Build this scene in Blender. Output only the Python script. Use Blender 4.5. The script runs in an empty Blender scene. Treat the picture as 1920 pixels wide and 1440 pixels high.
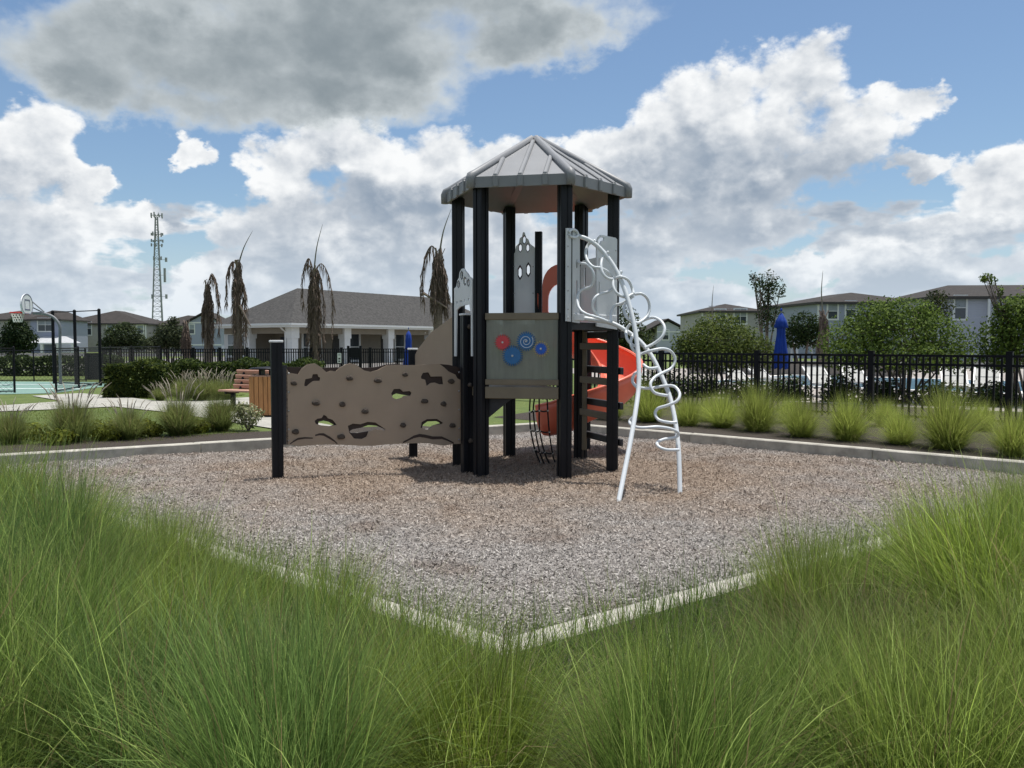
import bpy, bmesh, math, random
import numpy as np
from mathutils import Vector, Matrix, noise as mnoise
from mathutils.geometry import tessellate_polygon

# ------------------------------------------------------------------ camera
S = bpy.context.scene
COL = S.collection
FPX, CXP, CYP, HORIZ, CAMZ = 1580.0, 960.0, 720.0, 645.0, 1.58
PITCH = math.atan((CYP - HORIZ) / FPX)
cam_d = bpy.data.cameras.new('camera')
cam_d.sensor_fit = 'HORIZONTAL'; cam_d.sensor_width = 36.0
cam_d.lens = 36.0 * FPX / 1920.0
cam_d.clip_start = 0.05; cam_d.clip_end = 6000
cam = bpy.data.objects.new('camera', cam_d); COL.objects.link(cam)
cam.location = (0, 0, CAMZ)
cam.rotation_euler = (math.pi / 2 - PITCH, 0, 0)
S.camera = cam
_F = Vector((0, math.cos(PITCH), -math.sin(PITCH))); _U = Vector((0, math.sin(PITCH), math.cos(PITCH)))
CAMP = Vector((0, 0, CAMZ))
def ray(px, py):
    return _F + Vector((1, 0, 0)) * ((px - CXP) / FPX) - _U * ((py - CYP) / FPX)
def G(px, py, z=0.0):
    """point where the sight line of a photo pixel meets the level z"""
    d = ray(px, py); return CAMP + d * ((z - CAMZ) / d.z)
def P(px, py, Y):
    """point on that sight line at distance Y in front of the camera"""
    d = ray(px, py); return CAMP + d * (Y / d.y)
def AE(px, py):
    d = ray(px, py); return math.atan2(d.x, d.y), math.atan2(d.z, math.hypot(d.x, d.y))

# ------------------------------------------------------------------ sun
SUN_DIR = Vector((0.16, 0.12, 0.98)).normalized()       # towards the sun: almost overhead, a little behind the tower
sun_el = math.asin(SUN_DIR.z); sun_az = math.atan2(SUN_DIR.x, SUN_DIR.y)
sl = bpy.data.lights.new('sun', 'SUN'); sl.energy = 3.9; sl.angle = math.radians(0.55); sl.color = (1.0, 0.965, 0.91)
so = bpy.data.objects.new('sun', sl); COL.objects.link(so); so.location = (0, 0, 60)
so.rotation_euler = SUN_DIR.to_track_quat('Z', 'Y').to_euler()

# ------------------------------------------------------------------ world: clear sky plus cumulus
W = bpy.data.worlds.new('World'); S.world = W; W.use_nodes = True
NT = W.node_tree; NT.nodes.clear()
def nd(t, **kw):
    n = NT.nodes.new(t)
    for k, v in kw.items(): setattr(n, k, v)
    return n
def lk(a, b): NT.links.new(a, b)
def mth(op, a, b=None, c=None, clamp=False):
    n = nd('ShaderNodeMath', operation=op); n.use_clamp = clamp
    for i, v in enumerate((a, b, c)):
        if v is None: continue
        if isinstance(v, (int, float)): n.inputs[i].default_value = v
        else: lk(v, n.inputs[i])
    return n.outputs[0]
def vmt(op, a, b=None, c=None, out=0):
    n = nd('ShaderNodeVectorMath', operation=op)
    for i, v in enumerate((a, b, c)):
        if v is None: continue
        if isinstance(v, (tuple, list)): n.inputs[i].default_value = v
        else: lk(v, n.inputs[i])
    return n.outputs['Value'] if op in ('DOT_PRODUCT', 'LENGTH') else n.outputs[0]
def sstep(x, lo, hi, a=0.0, b=1.0):
    n = nd('ShaderNodeMapRange', interpolation_type='SMOOTHSTEP')
    lk(x, n.inputs[0])
    for i, v in enumerate((lo, hi, a, b)): n.inputs[i + 1].default_value = v
    return n.outputs[0]
def mixc(f, a, b):
    n = nd('ShaderNodeMix', data_type='RGBA')
    if isinstance(f, (int, float)): n.inputs[0].default_value = f
    else: lk(f, n.inputs[0])
    for s_, v in ((6, a), (7, b)):
        if isinstance(v, (tuple, list)): n.inputs[s_].default_value = (*v, 1)
        else: lk(v, n.inputs[s_])
    return n.outputs[2]

# cumulus seen in the photograph, each an ellipse of sky (pixel centre, pixel radii): turned into azimuth / elevation
WHITE = [(50, 300, 120, 120), (110, 430, 150, 120), (290, 410, 48, 36), (40, 530, 240, 50), (200, 590, 240, 26), (150, 350, 50, 60),
         (530, 350, 90, 100), (600, 290, 70, 70), (800, 320, 130, 95), (690, 310, 70, 60), (560, 430, 150, 110), (840, 420, 230, 120), (960, 330, 110, 70),
         (1330, 225, 170, 115), (1480, 190, 165, 115), (1200, 300, 150, 85), (1590, 245, 130, 95), (1380, 330, 250, 85), (1690, 205, 85, 40), (1240, 360, 150, 70),
         (1715, 305, 105, 32), (1910, 42, 34, 22), (368, 285, 45, 40),
         (1270, 450, 170, 50), (1440, 425, 130, 45), (1720, 425, 170, 65), (1890, 360, 130, 80), (1560, 505, 230, 38), (1270, 545, 150, 32), (1700, 570, 200, 30), (1420, 575, 160, 26),
         (450, 535, 170, 40), (720, 520, 230, 45), (1840, 490, 180, 45), (1020, 500, 200, 45), (560, 585, 260, 28)]
DARK = [(330, 100, 330, 110), (640, 70, 330, 110), (560, 175, 250, 75), (170, 150, 150, 75), (980, 60, 150, 80), (660, -30, 480, 110), (400, 200, 240, 60)]
def ell(l):
    out = []
    for (x, y, rx, ry) in l:
        a, e = AE(x, y); a2, _ = AE(x + rx, y); _, e2 = AE(x, y - ry)
        out.append((a, e, abs(a2 - a), abs(e2 - e)))
    return out
tc = nd('ShaderNodeTexCoord'); DIR = tc.outputs['Generated']
sx = nd('ShaderNodeSeparateXYZ'); lk(DIR, sx.inputs[0])
az = mth('ARCTAN2', sx.outputs[0], sx.outputs[1]); el = mth('ARCSINE', sx.outputs[2])
def field(blobs, p, k):
    acc = None
    for (a, e, ra, re) in blobs:
        v = vmt('MULTIPLY_ADD', p, (1 / ra, 1 / re, 0), (-a / ra, -e / re, 0))
        r2 = vmt('DOT_PRODUCT', v, v)
        acc = r2 if acc is None else mth('SMOOTH_MIN', acc, r2, k)
    return mth('SUBTRACT', 1.0, acc)
def ntex(vec, scale, detail, rough, off=(0, 0, 0), stretch=1.35):
    m = vmt('MULTIPLY_ADD', vec, (1, 1, stretch), off)
    n = nd('ShaderNodeTexNoise', noise_dimensions='3D'); lk(m, n.inputs['Vector'])
    n.inputs['Scale'].default_value = scale; n.inputs['Detail'].default_value = detail; n.inputs['Roughness'].default_value = rough
    return n.outputs[0]
def puff(vec, scale, detail):
    m = vmt('MULTIPLY', vec, (1, 1, 1.25))
    n = nd('ShaderNodeTexVoronoi', voronoi_dimensions='3D', feature='F1', distance='EUCLIDEAN'); lk(m, n.inputs['Vector'])
    n.inputs['Scale'].default_value = scale; n.inputs['Detail'].default_value = detail; n.inputs['Roughness'].default_value = 0.55
    n.normalize = True
    return n.outputs['Distance']
# beyond the picture the same kind of cumulus goes on, by noise alone
inview = mth('MULTIPLY', sstep(mth('ABSOLUTE', az), 0.58, 0.75, 1, 0), sstep(el, 0.42, 0.58, 1, 0))
low = ntex(DIR, 2.6, 3, 0.5, (3.1, 7.7, 1.3), 2.0)
rest = mth('MULTIPLY_ADD', low, 7.0, -3.45)
wob = ntex(DIR, 5.5, 6, 0.55, (9, 2, 4))
SHIFT = math.radians(0.75)
def density(dirv, azel, fine):
    b = field(ell(WHITE), azel, 0.35)
    f = ntex(dirv, 8.5, 8, 0.60)
    pf = puff(dirv, 15.0, 3.0)
    s = mth('MULTIPLY_ADD', f, 2.5, -1.45)
    s = mth('SUBTRACT', s, mth('MULTIPLY_ADD', pf, 2.3, -0.85))
    return b, s
def comb(n, a, b): 
    c = nd('ShaderNodeCombineXYZ'); lk(a, c.inputs[0]); lk(b, c.inputs[1]); return c.outputs[0]
ae0 = comb('', az, el)
wn = nd('ShaderNodeTexNoise', noise_dimensions='3D'); lk(vmt('MULTIPLY', DIR, (1, 1, 1.5)), wn.inputs['Vector'])
wn.inputs['Scale'].default_value = 9.0; wn.inputs['Detail'].default_value = 6.0; wn.inputs['Roughness'].default_value = 0.6
warp = vmt('MULTIPLY_ADD', wn.outputs[1], (0.17, 0.11, 0), (-0.085, -0.055, 0))
ae1 = vmt('ADD', ae0, warp)
dir2 = vmt('NORMALIZE', vmt('ADD', DIR, (0.008, 0, SHIFT)))
ae2 = vmt('ADD', ae1, (0.012, math.radians(3.6), 0))
b1, s1 = density(DIR, ae1, True)
b2, s2 = density(dir2, ae2, False)
# rows of small broken cumulus low over the horizon
rows_ = ntex(DIR, 7.5, 4, 0.55, (1.7, 4.2, 8.8), 3.2)
lowc = mth('SUBTRACT', mth('MULTIPLY_ADD', rows_, 7.0, -2.65), sstep(el, 0.09, 0.25, 0.0, 3.4))
def both(b, s):
    b = mth('SMOOTH_MAX', b, lowc, 0.3)
    m = nd('ShaderNodeMix', data_type='FLOAT'); lk(inview, m.inputs[0]); lk(rest, m.inputs[2]); lk(b, m.inputs[3])
    bb = mth('MAXIMUM', m.outputs[0], -1.6)
    return mth('ADD', bb, s)
D1 = both(b1, s1); D2 = both(b2, s2)
dk = field(ell(DARK), ae1, 0.5)
dks = mth('ADD', mth('MULTIPLY', dk, 1.1), mth('ADD', mth('MULTIPLY_ADD', s1, 0.5, 0.15), mth('MULTIPLY_ADD', wob, 3.4, -1.75)))
a_white = sstep(D1, -0.10, 0.42)
a_dark = sstep(dks, -0.30, 0.75)
relief = mth('SUBTRACT', D1, D2)
lb = mth('MAXIMUM', mth('MINIMUM', mth('SUBTRACT', b1, b2), 1.1), -0.9)
lit = sstep(mth('ADD', mth('MULTIPLY', mth('SUBTRACT', s1, s2), 1.15), mth('MULTIPLY_ADD', lb, 0.66, -0.30)), -0.82, 1.20)
thin = sstep(D1, 0.0, 1.2, 1.0, 0.0)
lit2 = mth('ADD', mth('ADD', lit, mth('MULTIPLY', thin, 0.30)), sstep(el, 0.02, 0.22, 0.30, 0.0), clamp=True)
sky = nd('ShaderNodeTexSky', sky_type='NISHITA')
sky.sun_disc = False; sky.sun_elevation = sun_el; sky.sun_rotation = sun_az
sky.air_density = 1.0; sky.dust_density = 0.9; sky.ozone_density = 1.4; sky.altitude = 10
SKYK = 0.081
skc = vmt('MULTIPLY', sky.outputs[0], (SKYK * 0.90, SKYK * 0.99, SKYK * 1.04))
# sun and shade put into the cloud colours: shaded base to sunlit top
ccol = mixc(lit2, (0.160, 0.213, 0.285), (0.67, 0.68, 0.685))
dcol = mixc(sstep(mth('SUBTRACT', dks, mth('MULTIPLY_ADD', wob, 0.9, mth('MULTIPLY', mth('SUBTRACT', s1, s2), 0.55))), -0.9, 1.2), (0.54, 0.575, 0.59), (0.175, 0.208, 0.230))
out = mixc(a_white, skc, ccol)
out = mixc(a_dark, out, dcol)
# the air whitens towards the horizon in front of everything far away
hz = sstep(el, -0.02, 0.17, 0.58, 0.0)
out = mixc(hz, out, (0.43, 0.515, 0.60))
bg = nd('ShaderNodeBackground'); lk(out, bg.inputs[0]); bg.inputs[1].default_value = 1.0
wo = nd('ShaderNodeOutputWorld'); lk(bg.outputs[0], wo.inputs[0])
W.cycles.sampling_method = 'MANUAL'; W.cycles.sample_map_resolution = 256

# ------------------------------------------------------------------ exposure and renderer
S.view_settings.view_transform = 'Standard'; S.view_settings.look = 'None'
S.view_settings.exposure = 0.52; S.view_settings.gamma = 1.0; S.view_settings.use_curve_mapping = False
S.render.engine = 'CYCLES'
S.cycles.use_denoising = True
S.cycles.max_bounces = 5; S.cycles.diffuse_bounces = 3; S.cycles.glossy_bounces = 2
S.cycles.transmission_bounces = 3; S.cycles.transparent_max_bounces = 8
S.cycles.use_adaptive_sampling = True; S.cycles.adaptive_threshold = 0.012

# ------------------------------------------------------------------ helpers
random.seed(7); RNG = np.random.default_rng(11)
R = math.radians
def lin(r, g, b):
    f = lambda c: (c / 12.92 if c <= 0.04045 else ((c + 0.055) / 1.055) ** 2.4)
    return tuple(f(v / 255.0) for v in (r, g, b))
MATS = {}
def mat(name, col, rough=0.6, var=0.0, vscale=6.0, col2=None, bump=0.0, bscale=60.0, spec=0.4, metal=0.0, attr=None, translucent=0.0,
        alpha=1.0, stretch=None, detail=6.0, trans=0.0, emit=None, coat=0.0, objvar=0.0):
    """Principled material whose colour runs between two tones by noise, with a noise bump"""
    if name in MATS: return MATS[name]
    m = bpy.data.materials.new(name); m.use_nodes = True; t = m.node_tree
    b = t.nodes['Principled BSDF']; o = t.nodes['Material Output']
    b.inputs['Roughness'].default_value = rough; b.inputs['Metallic'].default_value = metal
    b.inputs['Specular IOR Level'].default_value = spec; b.inputs['Alpha'].default_value = alpha
    b.inputs['Transmission Weight'].default_value = trans; b.inputs['Coat Weight'].default_value = coat
    L = t.links.new
    c = None
    tcn = t.nodes.new('ShaderNodeTexCoord'); vec = tcn.outputs['Object']
    if stretch:
        mp = t.nodes.new('ShaderNodeMapping'); mp.inputs['Scale'].default_value = stretch; L(vec, mp.inputs[0]); vec = mp.outputs[0]
    if attr:
        a = t.nodes.new('ShaderNodeVertexColor'); a.layer_name = attr; c = a.outputs[0]
    if var > 0 or col2:
        n = t.nodes.new('ShaderNodeTexNoise'); n.inputs['Scale'].default_value = vscale; n.inputs['Detail'].default_value = detail
        n.inputs['Roughness'].default_value = 0.6; L(vec, n.inputs['Vector'])
        r = t.nodes.new('ShaderNodeValToRGB'); L(n.outputs[0], r.inputs[0])
        r.color_ramp.elements[0].position = 0.32; r.color_ramp.elements[1].position = 0.68
        lo = col2 if col2 else tuple(v * (1 - var) for v in col); hi = col if col2 else tuple(min(1, v * (1 + var)) for v in col)
        if attr: lo, hi = (1 - var,) * 3, (1 + var,) * 3
        r.color_ramp.elements[0].color = (*lo, 1); r.color_ramp.elements[1].color = (*hi, 1)
        if attr:
            mx = t.nodes.new('ShaderNodeMix'); mx.data_type = 'RGBA'; mx.blend_type = 'MULTIPLY'; mx.inputs[0].default_value = 1
            L(c, mx.inputs[6]); L(r.outputs[0], mx.inputs[7]); c = mx.outputs[2]
        else: c = r.outputs[0]
    if objvar:
        oi = t.nodes.new('ShaderNodeObjectInfo'); hs = t.nodes.new('ShaderNodeHueSaturation')
        mr = t.nodes.new('ShaderNodeMapRange'); mr.inputs[3].default_value = 1 - objvar; mr.inputs[4].default_value = 1 + objvar
        L(oi.outputs['Random'], mr.inputs[0]); L(mr.outputs[0], hs.inputs['Value'])
        if c is None: hs.inputs['Color'].default_value = (*col, 1)
        else: L(c, hs.inputs['Color'])
        c = hs.outputs[0]
    if c is None: b.inputs['Base Color'].default_value = (*col, 1)
    else: L(c, b.inputs['Base Color'])
    if bump > 0:
        n2 = t.nodes.new('ShaderNodeTexNoise'); n2.inputs['Scale'].default_value = bscale; n2.inputs['Detail'].default_value = 5; L(vec, n2.inputs['Vector'])
        bp = t.nodes.new('ShaderNodeBump'); bp.inputs['Strength'].default_value = bump; bp.inputs['Distance'].default_value = 0.02
        L(n2.outputs[0], bp.inputs['Height']); L(bp.outputs[0], b.inputs['Normal'])
    if emit: b.inputs['Emission Color'].default_value = (*emit, 1); b.inputs['Emission Strength'].default_value = 1
    if translucent > 0:
        tr = t.nodes.new('ShaderNodeBsdfTranslucent'); ms = t.nodes.new('ShaderNodeMixShader'); ms.inputs[0].default_value = translucent
        if c is None: tr.inputs[0].default_value = (*col, 1)
        else: L(c, tr.inputs[0])
        L(b.outputs[0], ms.inputs[1]); L(tr.outputs[0], ms.inputs[2]); L(ms.outputs[0], o.inputs[0])
    MATS[name] = m
    return m

class MB:
    """collects faces; build() links them as one mesh object"""
    def __init__(s): s.v = []; s.f = []; s.c = []
    def quad(s, a, b, c, d):
        i = len(s.v); s.v += [tuple(a), tuple(b), tuple(c), tuple(d)]; s.f.append((i, i + 1, i + 2, i + 3)); return s
    def tri(s, a, b, c):
        i = len(s.v); s.v += [tuple(a), tuple(b), tuple(c)]; s.f.append((i, i + 1, i + 2)); return s
    def poly(s, pts):
        i = len(s.v); s.v += [tuple(p) for p in pts]; s.f.append(tuple(range(i, i + len(pts)))); return s
    def box(s, c, h, M=None):
        c = Vector(c); i = len(s.v)
        for z in (-1, 1):
            for x, y in ((-1, -1), (1, -1), (1, 1), (-1, 1)):
                p = Vector((x * h[0], y * h[1], z * h[2]))
                if M is not None: p = M @ p
                s.v.append(tuple(c + p))
        for f in ((0, 3, 2, 1), (4, 5, 6, 7), (0, 1, 5, 4), (1, 2, 6, 5), (2, 3, 7, 6), (3, 0, 4, 7)): s.f.append(tuple(i + k for k in f))
        return s
    def bar(s, p0, p1, w, h=None, up=(0, 0, 1)):
        """box bar from p0 to p1, w wide and h thick"""
        p0 = Vector(p0); p1 = Vector(p1); h = w if h is None else h
        d = (p1 - p0); L = d.length; d.normalize(); u = Vector(up)
        if abs(d.dot(u)) > 0.98: u = Vector((0, 1, 0))
        x = d.cross(u).normalized(); y = x.cross(d)
        M = Matrix((x, d, y)).transposed()
        return s.box((p0 + p1) / 2, (w / 2, L / 2, h / 2), M)
    def prism(s, ring, vec):
        """closed outline swept along vec, capped"""
        n = len(ring); vec = Vector(vec); i = len(s.v)
        s.v += [tuple(p) for p in ring] + [tuple(Vector(p) + vec) for p in ring]
        s.f.append(tuple(i + k for k in reversed(range(n)))); s.f.append(tuple(i + n + k for k in range(n)))
        for k in range(n): s.f.append((i + k, i + (k + 1) % n, i + n + (k + 1) % n, i + n + k))
        return s
    def tube(s, pts, r, n=8, cap=True):
        pts = [Vector(p) for p in pts]; rr = r if isinstance(r, (list, tuple)) else [r] * len(pts)
        i = len(s.v); prev = None
        for k, p in enumerate(pts):
            d = (pts[min(k + 1, len(pts) - 1)] - pts[max(k - 1, 0)]).normalized()
            if prev is None:
                a = Vector((0, 0, 1)) if abs(d.z) < 0.9 else Vector((1, 0, 0)); x = d.cross(a).normalized()
            else: x = (prev - d * prev.dot(d)).normalized()
            prev = x; y = d.cross(x)
            for q in range(n):
                t = 2 * math.pi * q / n; s.v.append(tuple(p + (x * math.cos(t) + y * math.sin(t)) * rr[k]))
        for k in range(len(pts) - 1):
            for q in range(n):
                a = i + k * n + q; b = i + k * n + (q + 1) % n; s.f.append((a, b, b + n, a + n))
        if cap:
            s.f.append(tuple(i + q for q in reversed(range(n)))); j = i + (len(pts) - 1) * n; s.f.append(tuple(j + q for q in range(n)))
        return s
    def lathe(s, c, prof, n=12):
        c = Vector(c); i = len(s.v)
        for (r, z) in prof:
            for q in range(n):
                t = 2 * math.pi * q / n; s.v.append((c.x + r * math.cos(t), c.y + r * math.sin(t), c.z + z))
        for k in range(len(prof) - 1):
            for q in range(n):
                a = i + k * n + q; b = i + k * n + (q + 1) % n; s.f.append((a, b, b + n, a + n))
        s.f.append(tuple(i + q for q in reversed(range(n)))); j = i + (len(prof) - 1) * n; s.f.append(tuple(j + q for q in range(n)))
        return s
    def sheet(s, outer, holes, O, ex, ey, nrm, t0, t1):
        """flat outline with holes in the plane (O, ex, ey), thick from t0 to t1 along nrm"""
        loops = [outer] + list(holes)
        f3 = lambda p, t: O + ex * p[0] + ey * p[1] + nrm * t
        flat = [p for l in loops for p in l]
        tris = tessellate_polygon([[Vector((p[0], p[1], 0)) for p in l] for l in loops])
        for t, flip in ((t0, True), (t1, False)):
            i = len(s.v); s.v += [tuple(f3(p, t)) for p in flat]
            for a in tris:
                A, B, C = (flat[k] for k in a)
                ccw = (B[0] - A[0]) * (C[1] - A[1]) - (B[1] - A[1]) * (C[0] - A[0]) > 0
                a = tuple(a) if ccw != flip else tuple(reversed(a))
                s.f.append(tuple(i + k for k in a))
        for l in loops:
            i = len(s.v); n = len(l); s.v += [tuple(f3(p, t0)) for p in l] + [tuple(f3(p, t1)) for p in l]
            for k in range(n): s.f.append((i + k, i + (k + 1) % n, i + n + (k + 1) % n, i + n + k))
        return s
    def mesh(s, name, material, smooth=False, bevel=0.0):
        me = bpy.data.meshes.new(name); me.from_pydata(s.v, [], s.f); me.materials.append(material)
        if smooth: me.polygons.foreach_set('use_smooth', [True] * len(me.polygons))
        me.update(); return me
    def build(s, name, material, parent=None, smooth=False, bevel=0.0, autosmooth=False):
        me = s.mesh(name, material, smooth)
        if bevel > 0:
            bm = bmesh.new(); bm.from_mesh(me)
            bmesh.ops.remove_doubles(bm, verts=bm.verts, dist=1e-5)
            bmesh.ops.bevel(bm, geom=[e for e in bm.edges if len(e.link_faces) == 2 and e.calc_face_angle(0) > 0.5], offset=bevel, segments=1, affect='EDGES', clamp_overlap=True)
            bm.to_mesh(me); bm.free()
        return link(name, me, parent)
def link(name, me, parent=None):
    o = bpy.data.objects.new(name, me); COL.objects.link(o)
    if parent is not None:
        o.parent = parent; o.matrix_parent_inverse = parent_inv(parent)
    return o
def world_of(o):
    m = Matrix.LocRotScale(o.location, o.rotation_euler, o.scale)
    return m if o.parent is None else world_of(o.parent) @ o.matrix_parent_inverse @ m
def parent_inv(p): return world_of(p).inverted()
def tag(o, label=None, cat=None, group=None, kind=None):
    if label: o['label'] = label
    if cat: o['category'] = cat
    if group: o['group'] = group
    if kind: o['kind'] = kind
    return o
def empty(name, loc, label=None, cat=None, group=None, rz=0.0):
    o = bpy.data.objects.new(name, None); COL.objects.link(o); o.location = loc; o.rotation_euler = (0, 0, rz); o.empty_display_size = 0.2
    return tag(o, label, cat, group)
def place(name, me, parent, loc, rz=0.0, scale=(1, 1, 1)):
    """another object on shared mesh data, positioned in the world, child of parent"""
    o = bpy.data.objects.new(name, me); COL.objects.link(o)
    o.location = loc; o.rotation_euler = (0, 0, rz); o.scale = scale
    if parent is not None: o.parent = parent; o.matrix_parent_inverse = parent_inv(parent)
    return o
def np_mesh(name, verts, faces, material, cols=None, smooth=False):
    """verts (n,3); faces (m,k) all the same k; cols (n,3) linear colour per vertex"""
    me = bpy.data.meshes.new(name); n = len(verts); m, k = faces.shape
    me.vertices.add(n); me.vertices.foreach_set('co', np.ascontiguousarray(verts, dtype=np.float32).ravel())
    me.loops.add(m * k); me.loops.foreach_set('vertex_index', np.ascontiguousarray(faces, dtype=np.int32).ravel())
    me.polygons.add(m); me.polygons.foreach_set('loop_start', np.arange(0, m * k, k, dtype=np.int32))
    me.polygons.foreach_set('loop_total', np.full(m, k, dtype=np.int32))
    if cols is not None:
        ca = me.color_attributes.new('Col', 'FLOAT_COLOR', 'POINT')
        rgba = np.ones((n, 4), dtype=np.float32); rgba[:, :3] = cols
        ca.data.foreach_set('color', rgba.ravel())
    me.materials.append(material)
    if smooth: me.polygons.foreach_set('use_smooth', np.ones(m, dtype=bool))
    me.update(calc_edges=True); me.validate(); return me
def catmull(pts, seg=6, closed=False):
    pts = [Vector(p) for p in pts]; out = []; n = len(pts)
    for i in range(n if closed else n - 1):
        g = (lambda k: pts[k % n]) if closed else (lambda k: pts[max(0, min(n - 1, k))])
        p0, p1, p2, p3 = g(i - 1), g(i), g(i + 1), g(i + 2)
        for j in range(seg):
            t = j / seg
            out.append(0.5 * ((2 * p1) + (p2 - p0) * t + (2 * p0 - 5 * p1 + 4 * p2 - p3) * t * t + (3 * p1 - p0 - 3 * p2 + p3) * t ** 3))
    if not closed: out.append(pts[-1])
    return out

# ------------------------------------------------------------------ materials
M_concrete = mat('concrete', (0.33, 0.32, 0.285), 0.85, var=0.18, vscale=3.0, bump=0.25, bscale=90)
M_kerb = mat('kerb concrete', (0.385, 0.365, 0.315), 0.85, var=0.25, vscale=5.0, bump=0.3, bscale=80)
M_soil = mat('bed mulch', (0.060, 0.046, 0.035), 0.95, col2=(0.028, 0.022, 0.018), vscale=30, bump=0.9, bscale=90)
M_lawn = mat('lawn', (0.120, 0.155, 0.034), 0.9, col2=(0.070, 0.108, 0.022), vscale=2.2, bump=0.8, bscale=140, detail=10)
M_court = mat('court paint', (0.15, 0.25, 0.21), 0.6, var=0.08, vscale=0.6, bump=0.1, bscale=200)
M_black = mat('black powder coat', (0.005, 0.005, 0.008), 0.5, var=0.15, vscale=8, spec=0.2)
M_post = mat('black post aluminium', (0.006, 0.006, 0.009), 0.45, var=0.2, vscale=3, spec=0.28, bump=0.03, bscale=300)
M_roofp = mat('grey roof plastic', (0.205, 0.210, 0.220), 0.5, var=0.07, vscale=2.5, spec=0.4, bump=0.06, bscale=220)
M_tan = mat('tan board', (0.335, 0.255, 0.185), 0.62, var=0.06, vscale=3.0, bump=0.08, bscale=260)
M_brown = mat('dark brown board', (0.040, 0.024, 0.019), 0.6, var=0.12, vscale=6, bump=0.08, bscale=200)
M_hold = mat('hand hold resin', (0.085, 0.066, 0.052), 0.85, var=0.25, vscale=30, bump=0.5, bscale=120)
M_olive = mat('taupe coated steel', (0.165, 0.135, 0.092), 0.6, var=0.1, vscale=4, bump=0.1, bscale=180)
M_white = mat('white board', (0.80, 0.82, 0.83), 0.45, var=0.05, vscale=3, translucent=0.32)
M_core = mat('black board core', (0.03, 0.03, 0.034), 0.6, var=0.2, vscale=9)
M_tube = mat('white steel tube', (0.60, 0.63, 0.65), 0.35, var=0.05, vscale=4, spec=0.5)
M_red = mat('red slide plastic', (0.76, 0.165, 0.095), 0.36, var=0.08, vscale=2, spec=0.5, bump=0.04, bscale=140)
M_steel = mat('bolt steel', (0.5, 0.5, 0.5), 0.35, metal=1.0, var=0.05)
M_rope = mat('black rope', (0.012, 0.012, 0.013), 0.8, var=0.3, vscale=40)

# ------------------------------------------------------------------ ground, play area, beds, paths
ZG = 0.13                                   # level outside the kerb; the wood chips lie lower, at 0
KN, KR, KB, KL = (Vector(v) for v in ((-0.04, 3.83), (7.19, 9.41), (0.78, 15.5), (-7.35, 10.5)))   # outer kerb corners
KC = (KN + KR + KB + KL) / 4
def inset(d):
    """the four kerb corners moved inwards by d"""
    c = [KN, KR, KB, KL]; out = []
    for i in range(4):
        a, b, e = c[i - 1], c[i], c[(i + 1) % 4]
        d1 = (b - a).normalized(); d2 = (e - b).normalized()
        n1 = Vector((-d1.y, d1.x)); n2 = Vector((-d2.y, d2.x))
        k = d / (1 + n1.dot(n2)); out.append(b + (n1 + n2) * k)
    return out
KI = inset(0.16)
def ground_sheet():
    """lawn to the horizon with an opening for the play area, finer near the camera"""
    m = MB(); inner = inset(0.05)
    rings = [[Vector((p.x, p.y, ZG)) for p in inner]]
    for s in (8, 40, 200, 3000):
        q = [Vector((KC.x, KC.y - s - 6, ZG)), Vector((KC.x + s + 8, KC.y, ZG)), Vector((KC.x, KC.y + s + 6, ZG)), Vector((KC.x - s - 8, KC.y, ZG))]
        rings.append(q)
    for a, b in zip(rings, rings[1:]):
        for i in range(4): m.quad(a[i], b[i], b[(i + 1) % 4], a[(i + 1) % 4])
    return m.build('lawn', M_lawn)
tag(ground_sheet(), kind='structure')
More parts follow.
